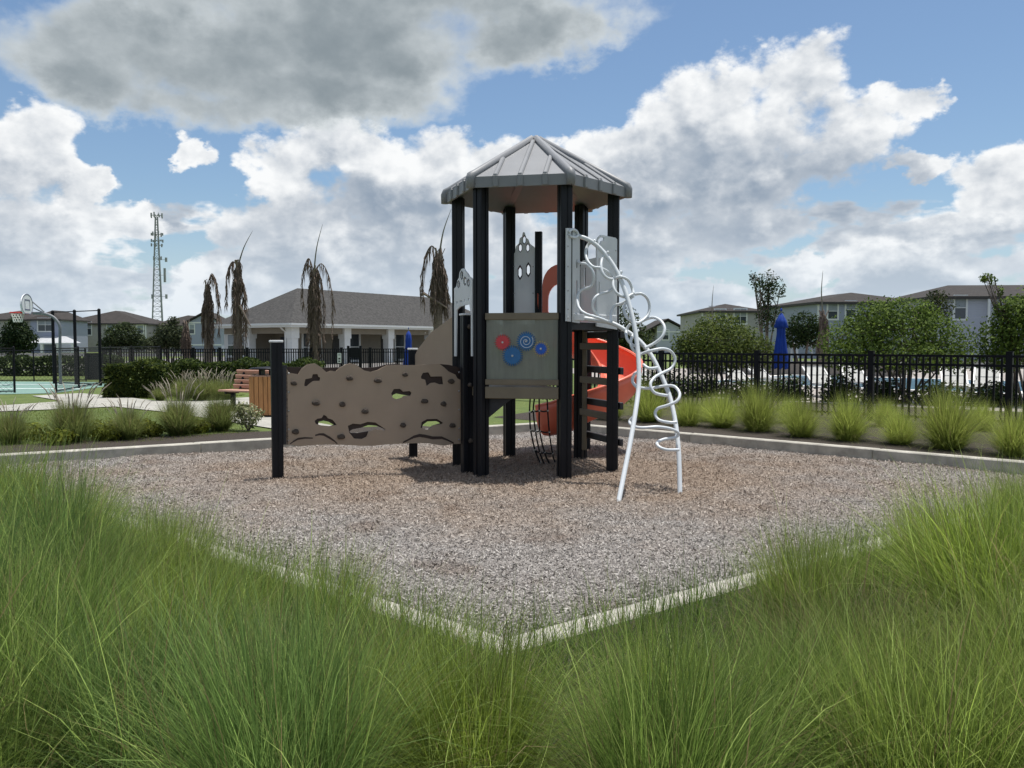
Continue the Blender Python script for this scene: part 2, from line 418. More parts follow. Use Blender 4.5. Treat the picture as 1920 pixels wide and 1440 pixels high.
# wood chip surface: gently uneven, brown round the tower and greyer by the kerb
def chip_material(name, use_attr):
    m = bpy.data.materials.new(name); m.use_nodes = True; t = m.node_tree; b = t.nodes['Principled BSDF']; L = t.links.new
    b.inputs['Roughness'].default_value = 0.92; b.inputs['Specular IOR Level'].default_value = 0.2
    g = t.nodes.new('ShaderNodeNewGeometry')
    def noise(sc, det, ro=0.6):
        n = t.nodes.new('ShaderNodeTexNoise'); n.inputs['Scale'].default_value = sc; n.inputs['Detail'].default_value = det; n.inputs['Roughness'].default_value = ro
        L(g.outputs['Position'], n.inputs['Vector']); return n.outputs[0]
    def ramp(x, stops):
        r = t.nodes.new('ShaderNodeValToRGB'); L(x, r.inputs[0]); e = r.color_ramp.elements
        e[0].position, e[0].color = stops[0][0], (*stops[0][1], 1); e[1].position, e[1].color = stops[-1][0], (*stops[-1][1], 1)
        for p, c in stops[1:-1]:
            q = e.new(p); q.color = (*c, 1)
        return r.outputs[0]
    # worn-in brown area round the equipment (fresh chips), weathered grey towards the edges, with ragged limits
    d = t.nodes.new('ShaderNodeVectorMath'); d.operation = 'MULTIPLY_ADD'; L(g.outputs['Position'], d.inputs[0])
    d.inputs[1].default_value = (1 / 5.4, 1 / 3.2, 0); d.inputs[2].default_value = (-0.1 / 5.4, -10.4 / 3.2, 0)
    ln = t.nodes.new('ShaderNodeVectorMath'); ln.operation = 'LENGTH'; L(d.outputs[0], ln.inputs[0])
    ad = t.nodes.new('ShaderNodeMath'); ad.operation = 'MULTIPLY_ADD'; L(noise(0.75, 7, 0.65), ad.inputs[0]); ad.inputs[1].default_value = 2.0; L(ln.outputs['Value'], ad.inputs[2])
    fr = t.nodes.new('ShaderNodeMapRange'); L(ad.outputs[0], fr.inputs[0]); fr.inputs[1].default_value = 1.35; fr.inputs[2].default_value = 2.25
    if use_attr:
        vc = t.nodes.new('ShaderNodeVertexColor'); vc.layer_name = 'Col'; sp = t.nodes.new('ShaderNodeSeparateColor'); L(vc.outputs[0], sp.inputs[0]); x = sp.outputs[0]
    else: x = noise(75, 3, 0.7)
    lo, hi = (0.0, 1.0) if use_attr else (0.3, 0.7)
    w = hi - lo
    brown = ramp(x, [(lo, (0.095, 0.070, 0.053)), (lo + w * .3, (0.215, 0.163, 0.124)), (lo + w * .7, (0.34, 0.268, 0.210)), (hi, (0.53, 0.44, 0.355))])
    grey = ramp(x, [(lo, (0.095, 0.085, 0.080)), (lo + w * .3, (0.220, 0.200, 0.186)), (lo + w * .7, (0.36, 0.335, 0.312)), (hi, (0.57, 0.54, 0.50))])
    mx = t.nodes.new('ShaderNodeMix'); mx.data_type = 'RGBA'; L(fr.outputs[0], mx.inputs[0]); L(brown, mx.inputs[6]); L(grey, mx.inputs[7])
    damp = ramp(noise(1.15, 5, 0.6), [(0.0, (1.04, 1.04, 1.04)), (0.56, (1.0, 1.0, 1.0)), (0.68, (0.72, 0.66, 0.62)), (1.0, (0.6, 0.55, 0.52))])
    md = t.nodes.new('ShaderNodeMix'); md.data_type = 'RGBA'; md.blend_type = 'MULTIPLY'; md.inputs[0].default_value = 1.0; L(mx.outputs[2], md.inputs[6]); L(damp, md.inputs[7])
    L(md.outputs[2], b.inputs['Base Color'])
    if not use_attr:
        bp = t.nodes.new('ShaderNodeBump'); bp.inputs['Strength'].default_value = 1.0; bp.inputs['Distance'].default_value = 0.03
        L(noise(70, 3), bp.inputs['Height']); L(bp.outputs[0], b.inputs['Normal'])
    return m
def hfield(x, y):
    return 0.042 * mnoise.noise(Vector((x * 0.55, y * 0.55, 3.3))) + 0.024 * mnoise.noise(Vector((x * 1.9, y * 1.9, 8.1)))
def play_surface():
    c = inset(0.10); N = 46; vs = []; fs = []
    for i in range(N + 1):
        for j in range(N + 1):
            u, v = i / N, j / N
            p = (c[0] * (1 - u) + c[1] * u) * (1 - v) + (c[3] * (1 - u) + c[2] * u) * v
            vs.append((p.x, p.y, hfield(p.x, p.y)))
    for i in range(N):
        for j in range(N):
            a = i * (N + 1) + j; fs.append((a, a + N + 1, a + N + 2, a + 1))
    me = bpy.data.meshes.new('wood_chip_surface'); me.from_pydata(vs, [], fs); me.materials.append(chip_material('wood chip bed', False))
    me.polygons.foreach_set('use_smooth', [True] * len(me.polygons)); me.update()
    tag(link('play_area_surface', me), kind='structure')
play_surface()
def chips():
    """loose wood chips lying on the surface: nobody could count them"""
    c = inset(0.17); n = 300000
    u = RNG.random(n); v = RNG.random(n) ** 1.25
    # more of them towards the camera, where they can be told apart
    A = np.array([[q.x, q.y] for q in c])
    a = RNG.random(n); b = RNG.random(n)
    near = RNG.random(n) < 0.45
    a[near] = RNG.random(near.sum()) ** 1.6; b[near] = RNG.random(near.sum()) ** 1.6
    p = (A[0] * (1 - a)[:, None] + A[1] * a[:, None]) * (1 - b)[:, None] + (A[3] * (1 - a)[:, None] + A[2] * a[:, None]) * b[:, None]
    z = np.array([hfield(x, y) for x, y in p]) + 0.004 + 0.012 * RNG.random(n)
    L = RNG.uniform(0.005, 0.016, n); Wd = RNG.uniform(0.002, 0.005, n); th = RNG.uniform(0, 2 * np.pi, n); big = RNG.random(n) < 0.04; L[big] *= 1.9; Wd[big] *= 1.7
    tilt = RNG.normal(0, 0.45, n); roll = RNG.normal(0, 0.5, n)
    ax = np.stack([np.cos(th) * np.cos(tilt), np.sin(th) * np.cos(tilt), np.sin(tilt)], 1)
    sd = np.stack([-np.sin(th) * np.cos(roll), np.cos(th) * np.cos(roll), np.sin(roll)], 1)
    ctr = np.stack([p[:, 0], p[:, 1], z + 0.006 * np.abs(tilt)], 1)
    q = [ctr - ax * L[:, None] - sd * Wd[:, None], ctr + ax * L[:, None] - sd * Wd[:, None] * .6, ctr + ax * L[:, None] * .9 + sd * Wd[:, None], ctr - ax * L[:, None] * .9 + sd * Wd[:, None] * .7]
    V = np.stack(q, 1).reshape(-1, 3); F = np.arange(n * 4).reshape(-1, 4)
    tone = np.repeat(np.clip(RNG.beta(1.6, 1.7, n), 0, 1), 4)
    cols = np.stack([tone] * 3, 1)
    me = np_mesh('wood_chips', V, F, chip_material('loose wood chip', True), cols)
    tag(link('wood_chips', me), 'loose brown and grey wood chips covering the play area', 'wood chips', kind='stuff')
chips()
# concrete kerb: four runs, each of cast sections
def kerb_run(i, label):
    o = [KN, KR, KB, KL]; a0, b0 = o[i], o[(i + 1) % 4]; a1, b1 = KI[i], KI[(i + 1) % 4]
    root = empty('kerb', ((a0.x + b0.x) / 2, (a0.y + b0.y) / 2, 0)); tag(root, label, None, kind='structure')
    n = 3
    for k in range(n):
        t0, t1 = k / n, (k + 1) / n; g = 0.0009
        t0 += g if k else 0; t1 -= g if k < n - 1 else 0
        pa, pb, pc, pd = a0.lerp(b0, t0), a0.lerp(b0, t1), a1.lerp(b1, t1), a1.lerp(b1, t0)
        m = MB(); z0, z1 = -0.12, 0.155 + 0.003 * (k % 2)
        m.prism([Vector((q.x, q.y, z0)) for q in (pa, pb, pc, pd)], (0, 0, z1 - z0))
        m.build('kerb_section', M_kerb, root, bevel=0.014)
for i, t in enumerate(('front right concrete kerb', 'back right concrete kerb', 'back left concrete kerb', 'front left concrete kerb')): kerb_run(i, t + ' round the play area')
# planting beds
def flat(name, pts, z, material, label=None, kind='structure'):
    m = MB(); m.poly([Vector((p[0], p[1], z)) for p in pts]); return tag(m.build(name, material), label, None, kind=kind)
dRB = (KB - KR).normalized(); nRB = Vector((-dRB.y, dRB.x))
if nRB.dot(KC - KB) > 0: nRB = -nRB
dLB = (KB - KL).normalized(); nLB = Vector((-dLB.y, dLB.x))
if nLB.dot(KC - KB) > 0: nLB = -nLB
def off(p, n, d, t=Vector((0, 0)), s=0): return p + n * d + t * s
e = 0.02
flat('planting_bed', [off(KR, nRB, e, dRB, -6), off(KB, nRB, e, dRB, 1.6), off(KB, nRB, 8.2, dRB, 3.5), off(KR, nRB, 8.2, dRB, -10)], ZG + 0.006, M_soil)
flat('planting_bed', [off(KL, nLB, e, dLB, -3), off(KB, nLB, e, dLB, -2.2), off(KB, nLB, 0.9, dLB, -2.4), off(KL, nLB, 1.25, dLB, 4.0), off(KL, nLB, 1.1, dLB, -3)], ZG + 0.006, M_soil)
dFL = (KL - KN).normalized(); nFL = Vector((-dFL.y, dFL.x)); nFL = nFL if nFL.dot(KC - KN) < 0 else -nFL
dFR = (KR - KN).normalized(); nFR = Vector((-dFR.y, dFR.x)); nFR = nFR if nFR.dot(KC - KN) < 0 else -nFR
flat('planting_bed', [off(KN, nFL, e), off(KL, nFL, e, dFL, 2), off(KL, nFL, 3.2, dFL, 2), KN + (nFL + nFR) * 2.2], ZG + 0.006, M_soil)
flat('planting_bed', [off(KN, nFR, e), KN + (nFL + nFR) * 2.2 + Vector((0.002, 0)), off(KR, nFR, 3.2, dFR, 2), off(KR, nFR, e, dFR, 2)], ZG + 0.010, M_soil)
# concrete walks on the left
def gp(l, z=ZG): return [G(x, y, z).to_2d() for x, y in l]
zp = ZG + 0.02
walk1 = [(-60, 769), (0, 760), (120, 752), (60, 742), (150, 737), (215, 742), (300, 752), (420, 747), (520, 742), (620, 747), (620, 752), (500, 757), (380, 763), (410, 768), (520, 780), (640, 800), (640, 812), (530, 806), (430, 790), (310, 772), (215, 762), (130, 766), (0, 771), (-60, 781)]
flat('path', gp(walk1, zp), zp, M_concrete)
# basketball court
court = gp([(-420, 737), (-60, 741), (100, 738), (190, 726), (215, 721), (180, 717), (20, 715.5), (-420, 714)], ZG)
flat('court', court, ZG + 0.012, M_court)
M_line = mat('court line paint', (0.62, 0.70, 0.68), 0.6, var=0.1, vscale=3)
for (a, b, c_, d_) in (((-80, 728.5), (150, 729.5), (150, 730.4), (-80, 729.4)), ((-80, 721), (190, 722), (190, 722.7), (-80, 721.7))):
    flat('court_line', gp([a, b, c_, d_], ZG), ZG + 0.018, M_line)
# paved surround of the clubhouse
flat('clubhouse_terrace', [P(-80, 700, 45.5).to_2d(), P(700, 700, 45.0).to_2d(), P(1010, 700, 46).to_2d(), P(1000, 700, 100).to_2d(), P(380, 700, 95).to_2d()], ZG + 0.008, mat('grey terrace pavers', (0.15, 0.14, 0.13), .85, var=.15, vscale=1.5))
# pool terrace behind the right fence
M_paver = mat('terrace pavers', (0.29, 0.26, 0.235), 0.8, var=0.15, vscale=1.2, bump=0.15, bscale=40)
M_water = mat('pool water', (0.07, 0.20, 0.30), 0.06, var=0.15, vscale=1.5, spec=0.5, bump=0.2, bscale=6)
terr = [P(1180, 700, 27).to_2d(), P(1330, 700, 22.5).to_2d(), P(1960, 700, 17.5).to_2d(), P(2500, 700, 17).to_2d(), P(2400, 700, 48).to_2d(), P(1040, 700, 50).to_2d()]
flat('pool_terrace', terr, ZG + 0.012, M_paver)
pool = [P(1300, 700, 31).to_2d(), P(1900, 700, 23.6).to_2d(), P(2050, 700, 30).to_2d(), P(1480, 700, 38).to_2d()]
flat('pool_water', pool, ZG + 0.028, M_water)
M_coping = mat('pool coping', (0.66, 0.64, 0.60), 0.7, var=0.08, vscale=3)
cop = MB()
for i in range(4):
    a, b = pool[i], pool[(i + 1) % 4]; cop.bar((a.x, a.y, ZG + 0.03), (b.x, b.y, ZG + 0.03), 0.38, 0.07)
tag(cop.build('pool_coping', M_coping), kind='structure')

M_bounce_grey = mat('bounce_grey', (0.055, 0.055, 0.055), .9, var=.2, vscale=1.5, bump=.2, bscale=60)
flat('bounce_ground', [(17, 49.5), (140, 49.5), (140, 71.5), (12, 71.5)], ZG + 0.010, M_bounce_grey)  # grey ground added to keep green lawn bounce off the right houses
flat('bounce_ground', [(-150, 98), (-36, 98), (-36, 132), (-150, 132)], ZG + 0.010, M_bounce_grey)  # likewise added against lawn bounce, in front of the left houses

# ------------------------------------------------------------------ play tower
TC = Vector((0.287, 10.8)); TR = 1.0
play = empty('play_structure', (TC.x, TC.y, 0), 'play tower with grey hexagonal roof, red spiral slide, climbing wall and white loop climber', 'play structure')
ANG = [R(229 + 60 * k) for k in range(6)]
PO = [TC + Vector((math.cos(a), math.sin(a))) * TR for a in ANG]        # A B C D E F, A front left, counted to the right
pA, pB, pC, pD, pE, pF = PO
def V3(p, z): return Vector((p[0], p[1], z))
def rot2(a): return Vector((math.cos(a), math.sin(a)))
def post_ring(c, a, w, z):
    """square extrusion with a groove down every face"""
    h = w / 2; g = 0.011; d = 0.009; pts = []
    for k in range(4):
        X = rot2(a + k * math.pi / 2); Y = rot2(a + (k + 1) * math.pi / 2); ch = 0.010
        for (u, v) in ((h, -h + ch), (h, -g), (h - d, -g), (h - d, g), (h, g), (h, h - ch)): pts.append(V3(c + X * u + Y * v, z))
    return pts
def post(c, a, w, z0, z1, name='post', cap=None, parent=play):
    o = MB().prism(post_ring(c, a, w, z0), (0, 0, z1 - z0)).build(name, M_post, parent)
    if cap:
        m = MB(); m.box(V3(c, z1 + 0.012), (w / 2 + 0.012, w / 2 + 0.012, 0.012), Matrix.Rotation(a, 3, 'Z')); m.build('cap', cap, o, bevel=0.004)
    return o
for k, a in enumerate(ANG): post(PO[k], a, 0.142, -0.15, 3.46)
# --- roof
roof_r, z_e0, z_e1, z_ap = 1.165, 3.40, 3.525, 4.16
rm = MB(); co = [TC + rot2(a) * roof_r for a in ANG]; ct = [TC + rot2(a) * 0.05 for a in ANG]
ci = [TC + rot2(a) * (roof_r - 0.03) for a in ANG]
rm.poly([V3(p, z_ap) for p in ct])
for i in range(6):
    j = (i + 1) % 6
    rm.quad(V3(co[i], z_e1), V3(co[j], z_e1), V3(ct[j], z_ap), V3(ct[i], z_ap))
    rm.quad(V3(co[i], z_e0), V3(co[j], z_e0), V3(co[j], z_e1), V3(co[i], z_e1))
    rm.quad(V3(co[j], z_e0), V3(co[i], z_e0), V3(ci[i], z_e0), V3(ci[j], z_e0))
    rm.quad(V3(ci[j], z_e0), V3(ci[i], z_e0), V3(ct[i], z_ap - 0.16), V3(ct[j], z_ap - 0.16))
rm.poly([V3(p, z_ap - 0.16) for p in reversed(ct)])
roof = rm.build('roof', M_roofp, play)
for i in range(6):
    j = (i + 1) % 6
    a, b = V3(co[i], z_e1), V3(ct[i], z_ap)
    d = (b - a).normalized()
    hip = MB().tube([V3(co[i], z_e0 - 0.004) + (a - V3(TC, z_e1)).normalized() * 0.012, a + Vector((0, 0, -0.02)) + (a - V3(TC, z_e1)).normalized() * 0.012, a + Vector((0, 0, 0.012)), a + d * 0.06 + Vector((0, 0, 0.008)), b + Vector((0, 0, 0.006))], [0.050, 0.055, 0.055, 0.052, 0.046], 8)
    hip.build('hip_rib', M_roofp, roof, smooth=True)
    # beam under the hip, seen from below
    MB().bar(V3(ci[i], z_e0 + 0.03), V3(ct[i], z_ap - 0.20), 0.10, 0.05).build('rafter', M_roofp, roof)
    mid_b = V3((co[i] + co[j]) / 2, z_e1); mid_t = V3((ct[i] + ct[j]) / 2, z_ap)
    up = mid_t - mid_b; out2 = ((co[i] + co[j]) / 2 - TC).normalized()
    for f, q in ((0.25, 0.46), (0.5, 0.93), (0.75, 0.46)):
        p = V3(co[i].lerp(co[j], f), z_e1)
        m = MB(); n_ = V3(out2, 0.9).normalized()
        m.bar(p + n_ * 0.004 - up.normalized() * 0.012, p + up * q + n_ * 0.004, 0.055, 0.05, up=n_)
        m.box(p + V3(out2, 0) * 0.006 + Vector((0, 0, (z_e0 - z_e1) / 2 + 0.004)), (0.018, 0.036, (z_e1 - z_e0) / 2 + 0.008), Matrix.Rotation(math.atan2(out2.y, out2.x), 3, 'Z'))
        m.build('rib', M_roofp, roof, bevel=0.012)
# --- vertical planes through two tower points, to put measured outlines on
class Wall:
    def __init__(s, a, b, o=0.0):
        a, b = Vector(a), Vector(b); s.ex2 = (b - a).normalized(); n = Vector((s.ex2.y, -s.ex2.x))
        s.n2 = n; s.o2 = a + n * o; s.len = (b - a).length
        s.O = V3(s.o2, 0); s.ex = V3(s.ex2, 0); s.ey = Vector((0, 0, 1)); s.n = V3(n, 0)
    def uv(s, px, py):
        d = ray(px, py); t = (s.O - CAMP).dot(s.n) / d.dot(s.n); q = CAMP + d * t - s.O
        return (q.dot(s.ex), q.z)
    def pt(s, u, z, t=0.0): return s.O + s.ex * u + s.ey * z + s.n * t
    def sheet(s, outer, holes, t0, t1): return MB().sheet([s.uv(*p) for p in outer], [[s.uv(*p) for p in h] for h in holes], s.O, s.ex, s.ey, s.n, t0, t1)
    def hex(s, px, py, rx, ry): return [(px + rx * x, py + ry * y) for x, y in ((0, -1), (0.87, -0.5), (0.87, 0.5), (0, 1), (-0.87, 0.5), (-0.87, -0.5))]
# --- decks
def deck(pts, z, t, name='deck'):
    m = MB(); c = sum((Vector(p) for p in pts), Vector((0, 0))) / len(pts)
    m.prism([V3(p + (p - c).normalized() * 0.02, z - t) for p in pts], (0, 0, t)); return m.build(name, M_olive, play)
low = deck([pA, pB, pE, pF], 1.065, 0.05); up_ = deck([pB, pC, pD, pE], 1.83, 0.05)
def beam(a, b, z0, z1, o=0.0, w=0.05, material=M_olive, name='beam', parent=play, ends=0.06):
    wl = Wall(a, b, o); m = MB()
    m.box(wl.pt(wl.len / 2, (z0 + z1) / 2), (wl.len / 2 - ends, w / 2, (z1 - z0) / 2), Matrix.Rotation(math.atan2(wl.ex2.y, wl.ex2.x), 3, 'Z'))
    return m.build(name, material, parent, bevel=0.006)
beam(pA, pB, 0.935, 1.075, 0.035); beam(pF, pA, 0.95, 1.06, 0.0); beam(pE, pF, 0.95, 1.06, 0.0); beam(pB, pE, 0.95, 1.06, 0.0)
beam(pB, pC, 1.745, 1.835, 0.02, material=M_core); beam(pC, pD, 1.745, 1.835, 0.0, material=M_core); beam(pD, pE, 1.745, 1.835, 0.0, material=M_core); beam(pE, pB, 1.745, 1.835, 0.0, material=M_core)
br = MB(); wl = Wall(pA, pB, -0.05)
br.sheet([(0.06, 0.93), (0.36, 0.93), (0.06, 0.68)], [], wl.O, wl.ex, wl.ey, wl.n, -0.02, 0.0); br.build('bracket', M_core, play)
# --- gear panel
wg = Wall(pA, pB, 0.03)
gp_ = empty('gear_panel', wg.pt(0.5, 1.1)); gp_.parent = play; gp_.matrix_parent_inverse = parent_inv(play)
def streaky_glass():
    m = bpy.data.materials.new('weathered polycarbonate'); m.use_nodes = True; t = m.node_tree; b = t.nodes['Principled BSDF']; L = t.links.new
    tcx = t.nodes.new('ShaderNodeTexCoord'); mp = t.nodes.new('ShaderNodeMapping'); mp.inputs['Scale'].default_value = (22, 22, 2.2); L(tcx.outputs['Object'], mp.inputs[0])
    n = t.nodes.new('ShaderNodeTexNoise'); n.inputs['Scale'].default_value = 1.0; n.inputs['Detail'].default_value = 6; L(mp.outputs[0], n.inputs[0])
    n2 = t.nodes.new('ShaderNodeTexNoise'); n2.inputs['Scale'].default_value = 3.0; n2.inputs['Detail'].default_value = 3; L(tcx.outputs['Object'], n2.inputs[0])
    ad = t.nodes.new('ShaderNodeMath'); ad.operation = 'ADD'; L(n.outputs[0], ad.inputs[0]); L(n2.outputs[0], ad.inputs[1])
    r = t.nodes.new('ShaderNodeMapRange'); r.inputs[1].default_value = 0.7; r.inputs[2].default_value = 1.3; r.inputs[3].default_value = 0.68; r.inputs[4].default_value = 0.97; L(ad.outputs[0], r.inputs[0])
    b.inputs['Base Color'].default_value = (0.33, 0.34, 0.30, 1); b.inputs['Roughness'].default_value = 0.22
    tl = t.nodes.new('ShaderNodeBsdfTranslucent'); tl.inputs[0].default_value = (0.46, 0.47, 0.42, 1)
    a = t.nodes.new('ShaderNodeMixShader'); a.inputs[0].default_value = 0.5; L(b.outputs[0], a.inputs[1]); L(tl.outputs[0], a.inputs[2])
    tp = t.nodes.new('ShaderNodeBsdfTransparent'); tp.inputs[0].default_value = (0.82, 0.87, 0.82, 1)
    mx = t.nodes.new('ShaderNodeMixShader'); L(r.outputs[0], mx.inputs[0]); L(tp.outputs[0], mx.inputs[1]); L(a.outputs[0], mx.inputs[2])
    L(mx.outputs[0], t.nodes['Material Output'].inputs[0]); return m
pm = MB().sheet([(0.075, 1.165), (0.925, 1.165), (0.925, 1.87), (0.075, 1.87)], [], wg.O, wg.ex, wg.ey, wg.n, -0.008, 0.006)
pm.build('pane', streaky_glass(), gp_)
beam(pA, pB, 1.865, 1.945, 0.035, 0.045, name='top_rail', parent=gp_); beam(pA, pB, 1.095, 1.165, 0.035, 0.04, name='bottom_rail', parent=gp_)
M_gr = mat('red gear plastic', (0.50, 0.05, 0.06), 0.5, var=0.1, vscale=20); M_gb = mat('blue gear plastic', (0.02, 0.12, 0.30), 0.45, var=0.1, vscale=20)
M_gs = mat('bright blue gear plastic', (0.010, 0.085, 0.42), 0.4, var=0.1, vscale=20); M_gy = mat('yellow gear plastic', (0.55, 0.42, 0.18), 0.5, var=0.1)
def gear(px, py, rpx, n, material, t, hub=True, label=None):
    u, z = wg.uv(px, py); u2, _ = wg.uv(px + rpx, py); r = abs(u2 - u); ring = []
    for k in range(n):
        for da, q in ((-.32, .80), (-.13, 1.04), (.13, 1.04), (.32, .80)):
            th = 2 * math.pi * (k + da) / n; ring.append((u + r * q * math.cos(th), z + r * q * math.sin(th)))
    g = MB().sheet(ring, [], wg.O, wg.ex, wg.ey, wg.n, t, t + 0.014).build('gear', material, gp_)
    if label: g['label'] = label
    MB().tube([wg.pt(u, z, t + 0.012), wg.pt(u, z, t + 0.024), wg.pt(u, z, t + 0.028)], [0.013, 0.013, 0.006], 10).build('hub_bolt', M_steel, g)
    return g
gear(943, 642, 14.5, 20, M_gr, 0.008, label='red gear'); gear(962, 667, 18.5, 26, M_gb, 0.024, label='large dark blue gear')
g3 = gear(987, 640, 17.5, 24, M_gb, 0.008, label='blue gear with a white spiral'); gear(1015, 654, 14.5, 18, M_gy, 0.007, label='yellow toothed gear ring'); gear(1015, 654, 11.5, 18, M_gs, 0.024, label='small bright blue gear')
u0, z0 = wg.uv(987, 640); sp_ = []
for k in range(60):
    t = k / 59; r = 0.012 + 0.074 * t; a = 2 * math.pi * 2.1 * t; sp_.append(wg.pt(u0 + r * math.cos(a), z0 + r * math.sin(a), 0.024))
MB().tube(sp_, 0.004, 5).build('spiral_line', M_white, g3)
# --- arch panel between the two left posts
def panel(wall, outer, holes, t0=0.0, t1=0.018, material=M_white, name='guard_panel', label=None):
    o = wall.sheet(outer, holes, t0, t1).build(name, material, play)
    if label: o['label'] = label
    return o
def ringframe(wall, px, py, rx, ry, parent, k=1.35):
    m = wall.sheet(wall.hex(px, py, rx * k, ry * k), [wall.hex(px, py, rx, ry)], 0.017, 0.021); m.build('edge_trim', M_core, parent)
wa = Wall(pF, pA, 0.075)
arch_out = [(854, 668), (854, 541), (858, 537), (860, 526), (863, 521), (864.5, 510), (868, 504), (872, 503.5), (874.5, 508), (879, 513), (882, 519), (886, 521), (888, 525), (888, 668), (885.6, 668), (885.4, 590), (882.5, 570), (875, 572), (865, 575), (858, 582), (857, 668)]
hx = [(862.5, 533, 2.0, 6), (868.5, 516, 2.2, 7), (874.5, 527, 2.2, 7), (881, 530, 2.0, 6)]
sq = [(859, 567), (866.6, 565), (873.9, 563), (881.6, 561)]
ap = panel(wa, arch_out, [wa.hex(*h) for h in hx] + [[(x - 1.5, y - 2), (x + 1.5, y - 2), (x + 1.5, y + 2), (x - 1.5, y + 2)] for x, y in sq], label='white arch panel with honeycomb top')
for h in hx: ringframe(wa, *h, ap, 1.25)
# --- honeycomb panel beside the slide
wb = Wall(pD, pE, -0.02); wb.n = -wb.n
back_out = [(961, 600), (961, 478), (966, 474), (968, 462), (973, 457), (975, 447), (979, 444), (981, 435.5), (984, 436), (987, 446), (991, 449), (994, 457), (999, 461), (1002, 463), (1004, 468), (1004, 600)]
hb = [(976, 465, 3.0, 7), (983.5, 450, 2.8, 7), (990, 465, 3.0, 7)]
hb2 = [(975.5, 511, 3.4, 10), (991, 506, 3.4, 10)]
bp_ = panel(wb, back_out, [wb.hex(*h) for h in hb + hb2], label='white panel with honeycomb cut outs')
for h in hb: ringframe(wb, *h, bp_, 1.3)
for h in hb2: ringframe(wb, *h, bp_, 1.45)
sp2 = pE.lerp(pD, (P(1010, 500, 11.65).x - pE.x) / (pD.x - pE.x))
post(sp2, R(79), 0.095, 1.2, 3.12, 'short_post')
# --- white entry panels of the loop climber
we = Wall(pB, pC, 0.07)
def slot(x, y0, y1, w=1.3): return [(x - w, y0), (x + w, y0), (x + w, y1), (x - w, y1)]
e1 = panel(we, [(1060, 602), (1060.5, 428), (1068, 428), (1077, 431), (1083, 438), (1085, 447), (1085, 606)], [slot(1079.5, 487, 503), slot(1079.5, 526, 551)], label='white entry panel by the front post')
e2 = panel(we, [(1117, 612), (1117, 455), (1119, 446), (1125, 440.5), (1152, 446), (1155, 449), (1155, 618)], [slot(1121.3, 484, 508), slot(1121.3, 529, 552), [(1119.5, 450), (1124, 444.5), (1131, 446), (1130, 451), (1126, 452), (1123, 458), (1120, 460)]], label='white entry panel by the right post')
beam(pB, pC, 1.855, 1.935, 0.085, 0.03, M_white, 'threshold')
wc = Wall(pC, pD, -0.03); wc.n = -wc.n
MB().sheet([(0.08, 1.85), (0.92, 1.85), (0.92, 2.62), (0.84, 2.70), (0.16, 2.70), (0.08, 2.62)], [[(0.74, 2.35), (0.80, 2.35), (0.80, 2.6), (0.74, 2.6)]], wc.O, wc.ex, wc.ey, wc.n, 0, 0.018).build('guard_panel', M_white, play)
# --- ladder between the two right posts
lad = empty('ladder', V3((pC + pD) / 2, 0)); lad.parent = play; lad.matrix_parent_inverse = parent_inv(play)
for z in (0.34, 0.80, 1.24, 1.70): beam(pC, pD, z - 0.045, z + 0.045, 0.09, 0.05, M_core, 'step', lad, ends=-0.08)
for z in (0.66, 1.10, 1.55): beam(pC, pD, z - 0.045, z + 0.045, -0.02, 0.05, M_olive, 'step', lad, ends=0.06)
m = MB(); q = pD.lerp(pC, 0.12) ; m.box(V3(q, 0.98), (0.03, 0.05, 0.84)); m.build('side_rail', M_olive, lad, bevel=0.005)
# --- climbing wall on the left
W1 = G(521, 900).to_2d(); W2 = P(866, 830, 10.55).to_2d()
post(W1, math.atan2(W2.y - W1.y, W2.x - W1.x), 0.124, -0.15, 1.60, cap=M_white)
W3 = G(775, 858).to_2d(); post(W3, 0.1, 0.118, -0.15, 1.50, cap=M_white)
ww = Wall(W1, W2, 0.0)
def zz(l): return [(490 + x * 0.21354, 620 + y * 0.21354) for x, y in l]
top = [(218, 330), (245, 370), (320, 383), (350, 335), (400, 297), (470, 287), (520, 318), (545, 342), (570, 365), (610, 352), (650, 357), (690, 322), (735, 300), (780, 285), (825, 297), (860, 320), (900, 348), (960, 362), (1020, 345), (1060, 322), (1100, 305), (1200, 301), (1290, 303), (1400, 302), (1450, 294), (1560, 292), (1600, 320), (1640, 358), (1700, 385), (1718, 420), (1748, 432)]
bottom = [(1748, 992), (1680, 995), (1600, 1008), (1530, 1000), (1480, 990), (1400, 985), (1200, 992), (1080, 998), (980, 1010), (870, 1010), (780, 1003), (680, 1000), (560, 998), (420, 1005), (340, 1012), (270, 1003), (218, 998)]
cut = [[(375, 470), (385, 425), (440, 415), (450, 382), (492, 380), (500, 405), (516, 412), (510, 440), (455, 442), (425, 462), (400, 485), (378, 487)],
       [(1397, 405), (1415, 370), (1465, 365), (1485, 403), (1585, 401), (1593, 470), (1560, 471), (1520, 455), (1480, 460), (1448, 486), (1435, 430), (1402, 422)],
       [(1137, 550), (1160, 512), (1215, 510), (1243, 535), (1300, 529), (1316, 546), (1305, 570), (1250, 571), (1228, 590), (1180, 602), (1150, 586)],
       [(467, 790), (490, 772), (528, 766), (545, 738), (570, 750), (582, 768), (625, 782), (660, 826), (600, 838), (520, 830), (475, 816)],
       [(757, 835), (800, 815), (870, 820), (930, 800), (1000, 806), (1088, 865), (1070, 876), (1000, 866), (940, 882), (922, 930), (880, 950), (812, 946), (770, 895)],
       [(1395, 850), (1405, 802), (1450, 776), (1540, 774), (1596, 810), (1570, 822), (1505, 830), (1470, 865), (1440, 866)]]
cw = ww.sheet(zz(top + bottom), [zz(c) for c in cut], 0.0, 0.02).build('climbing_wall', M_tan, play)
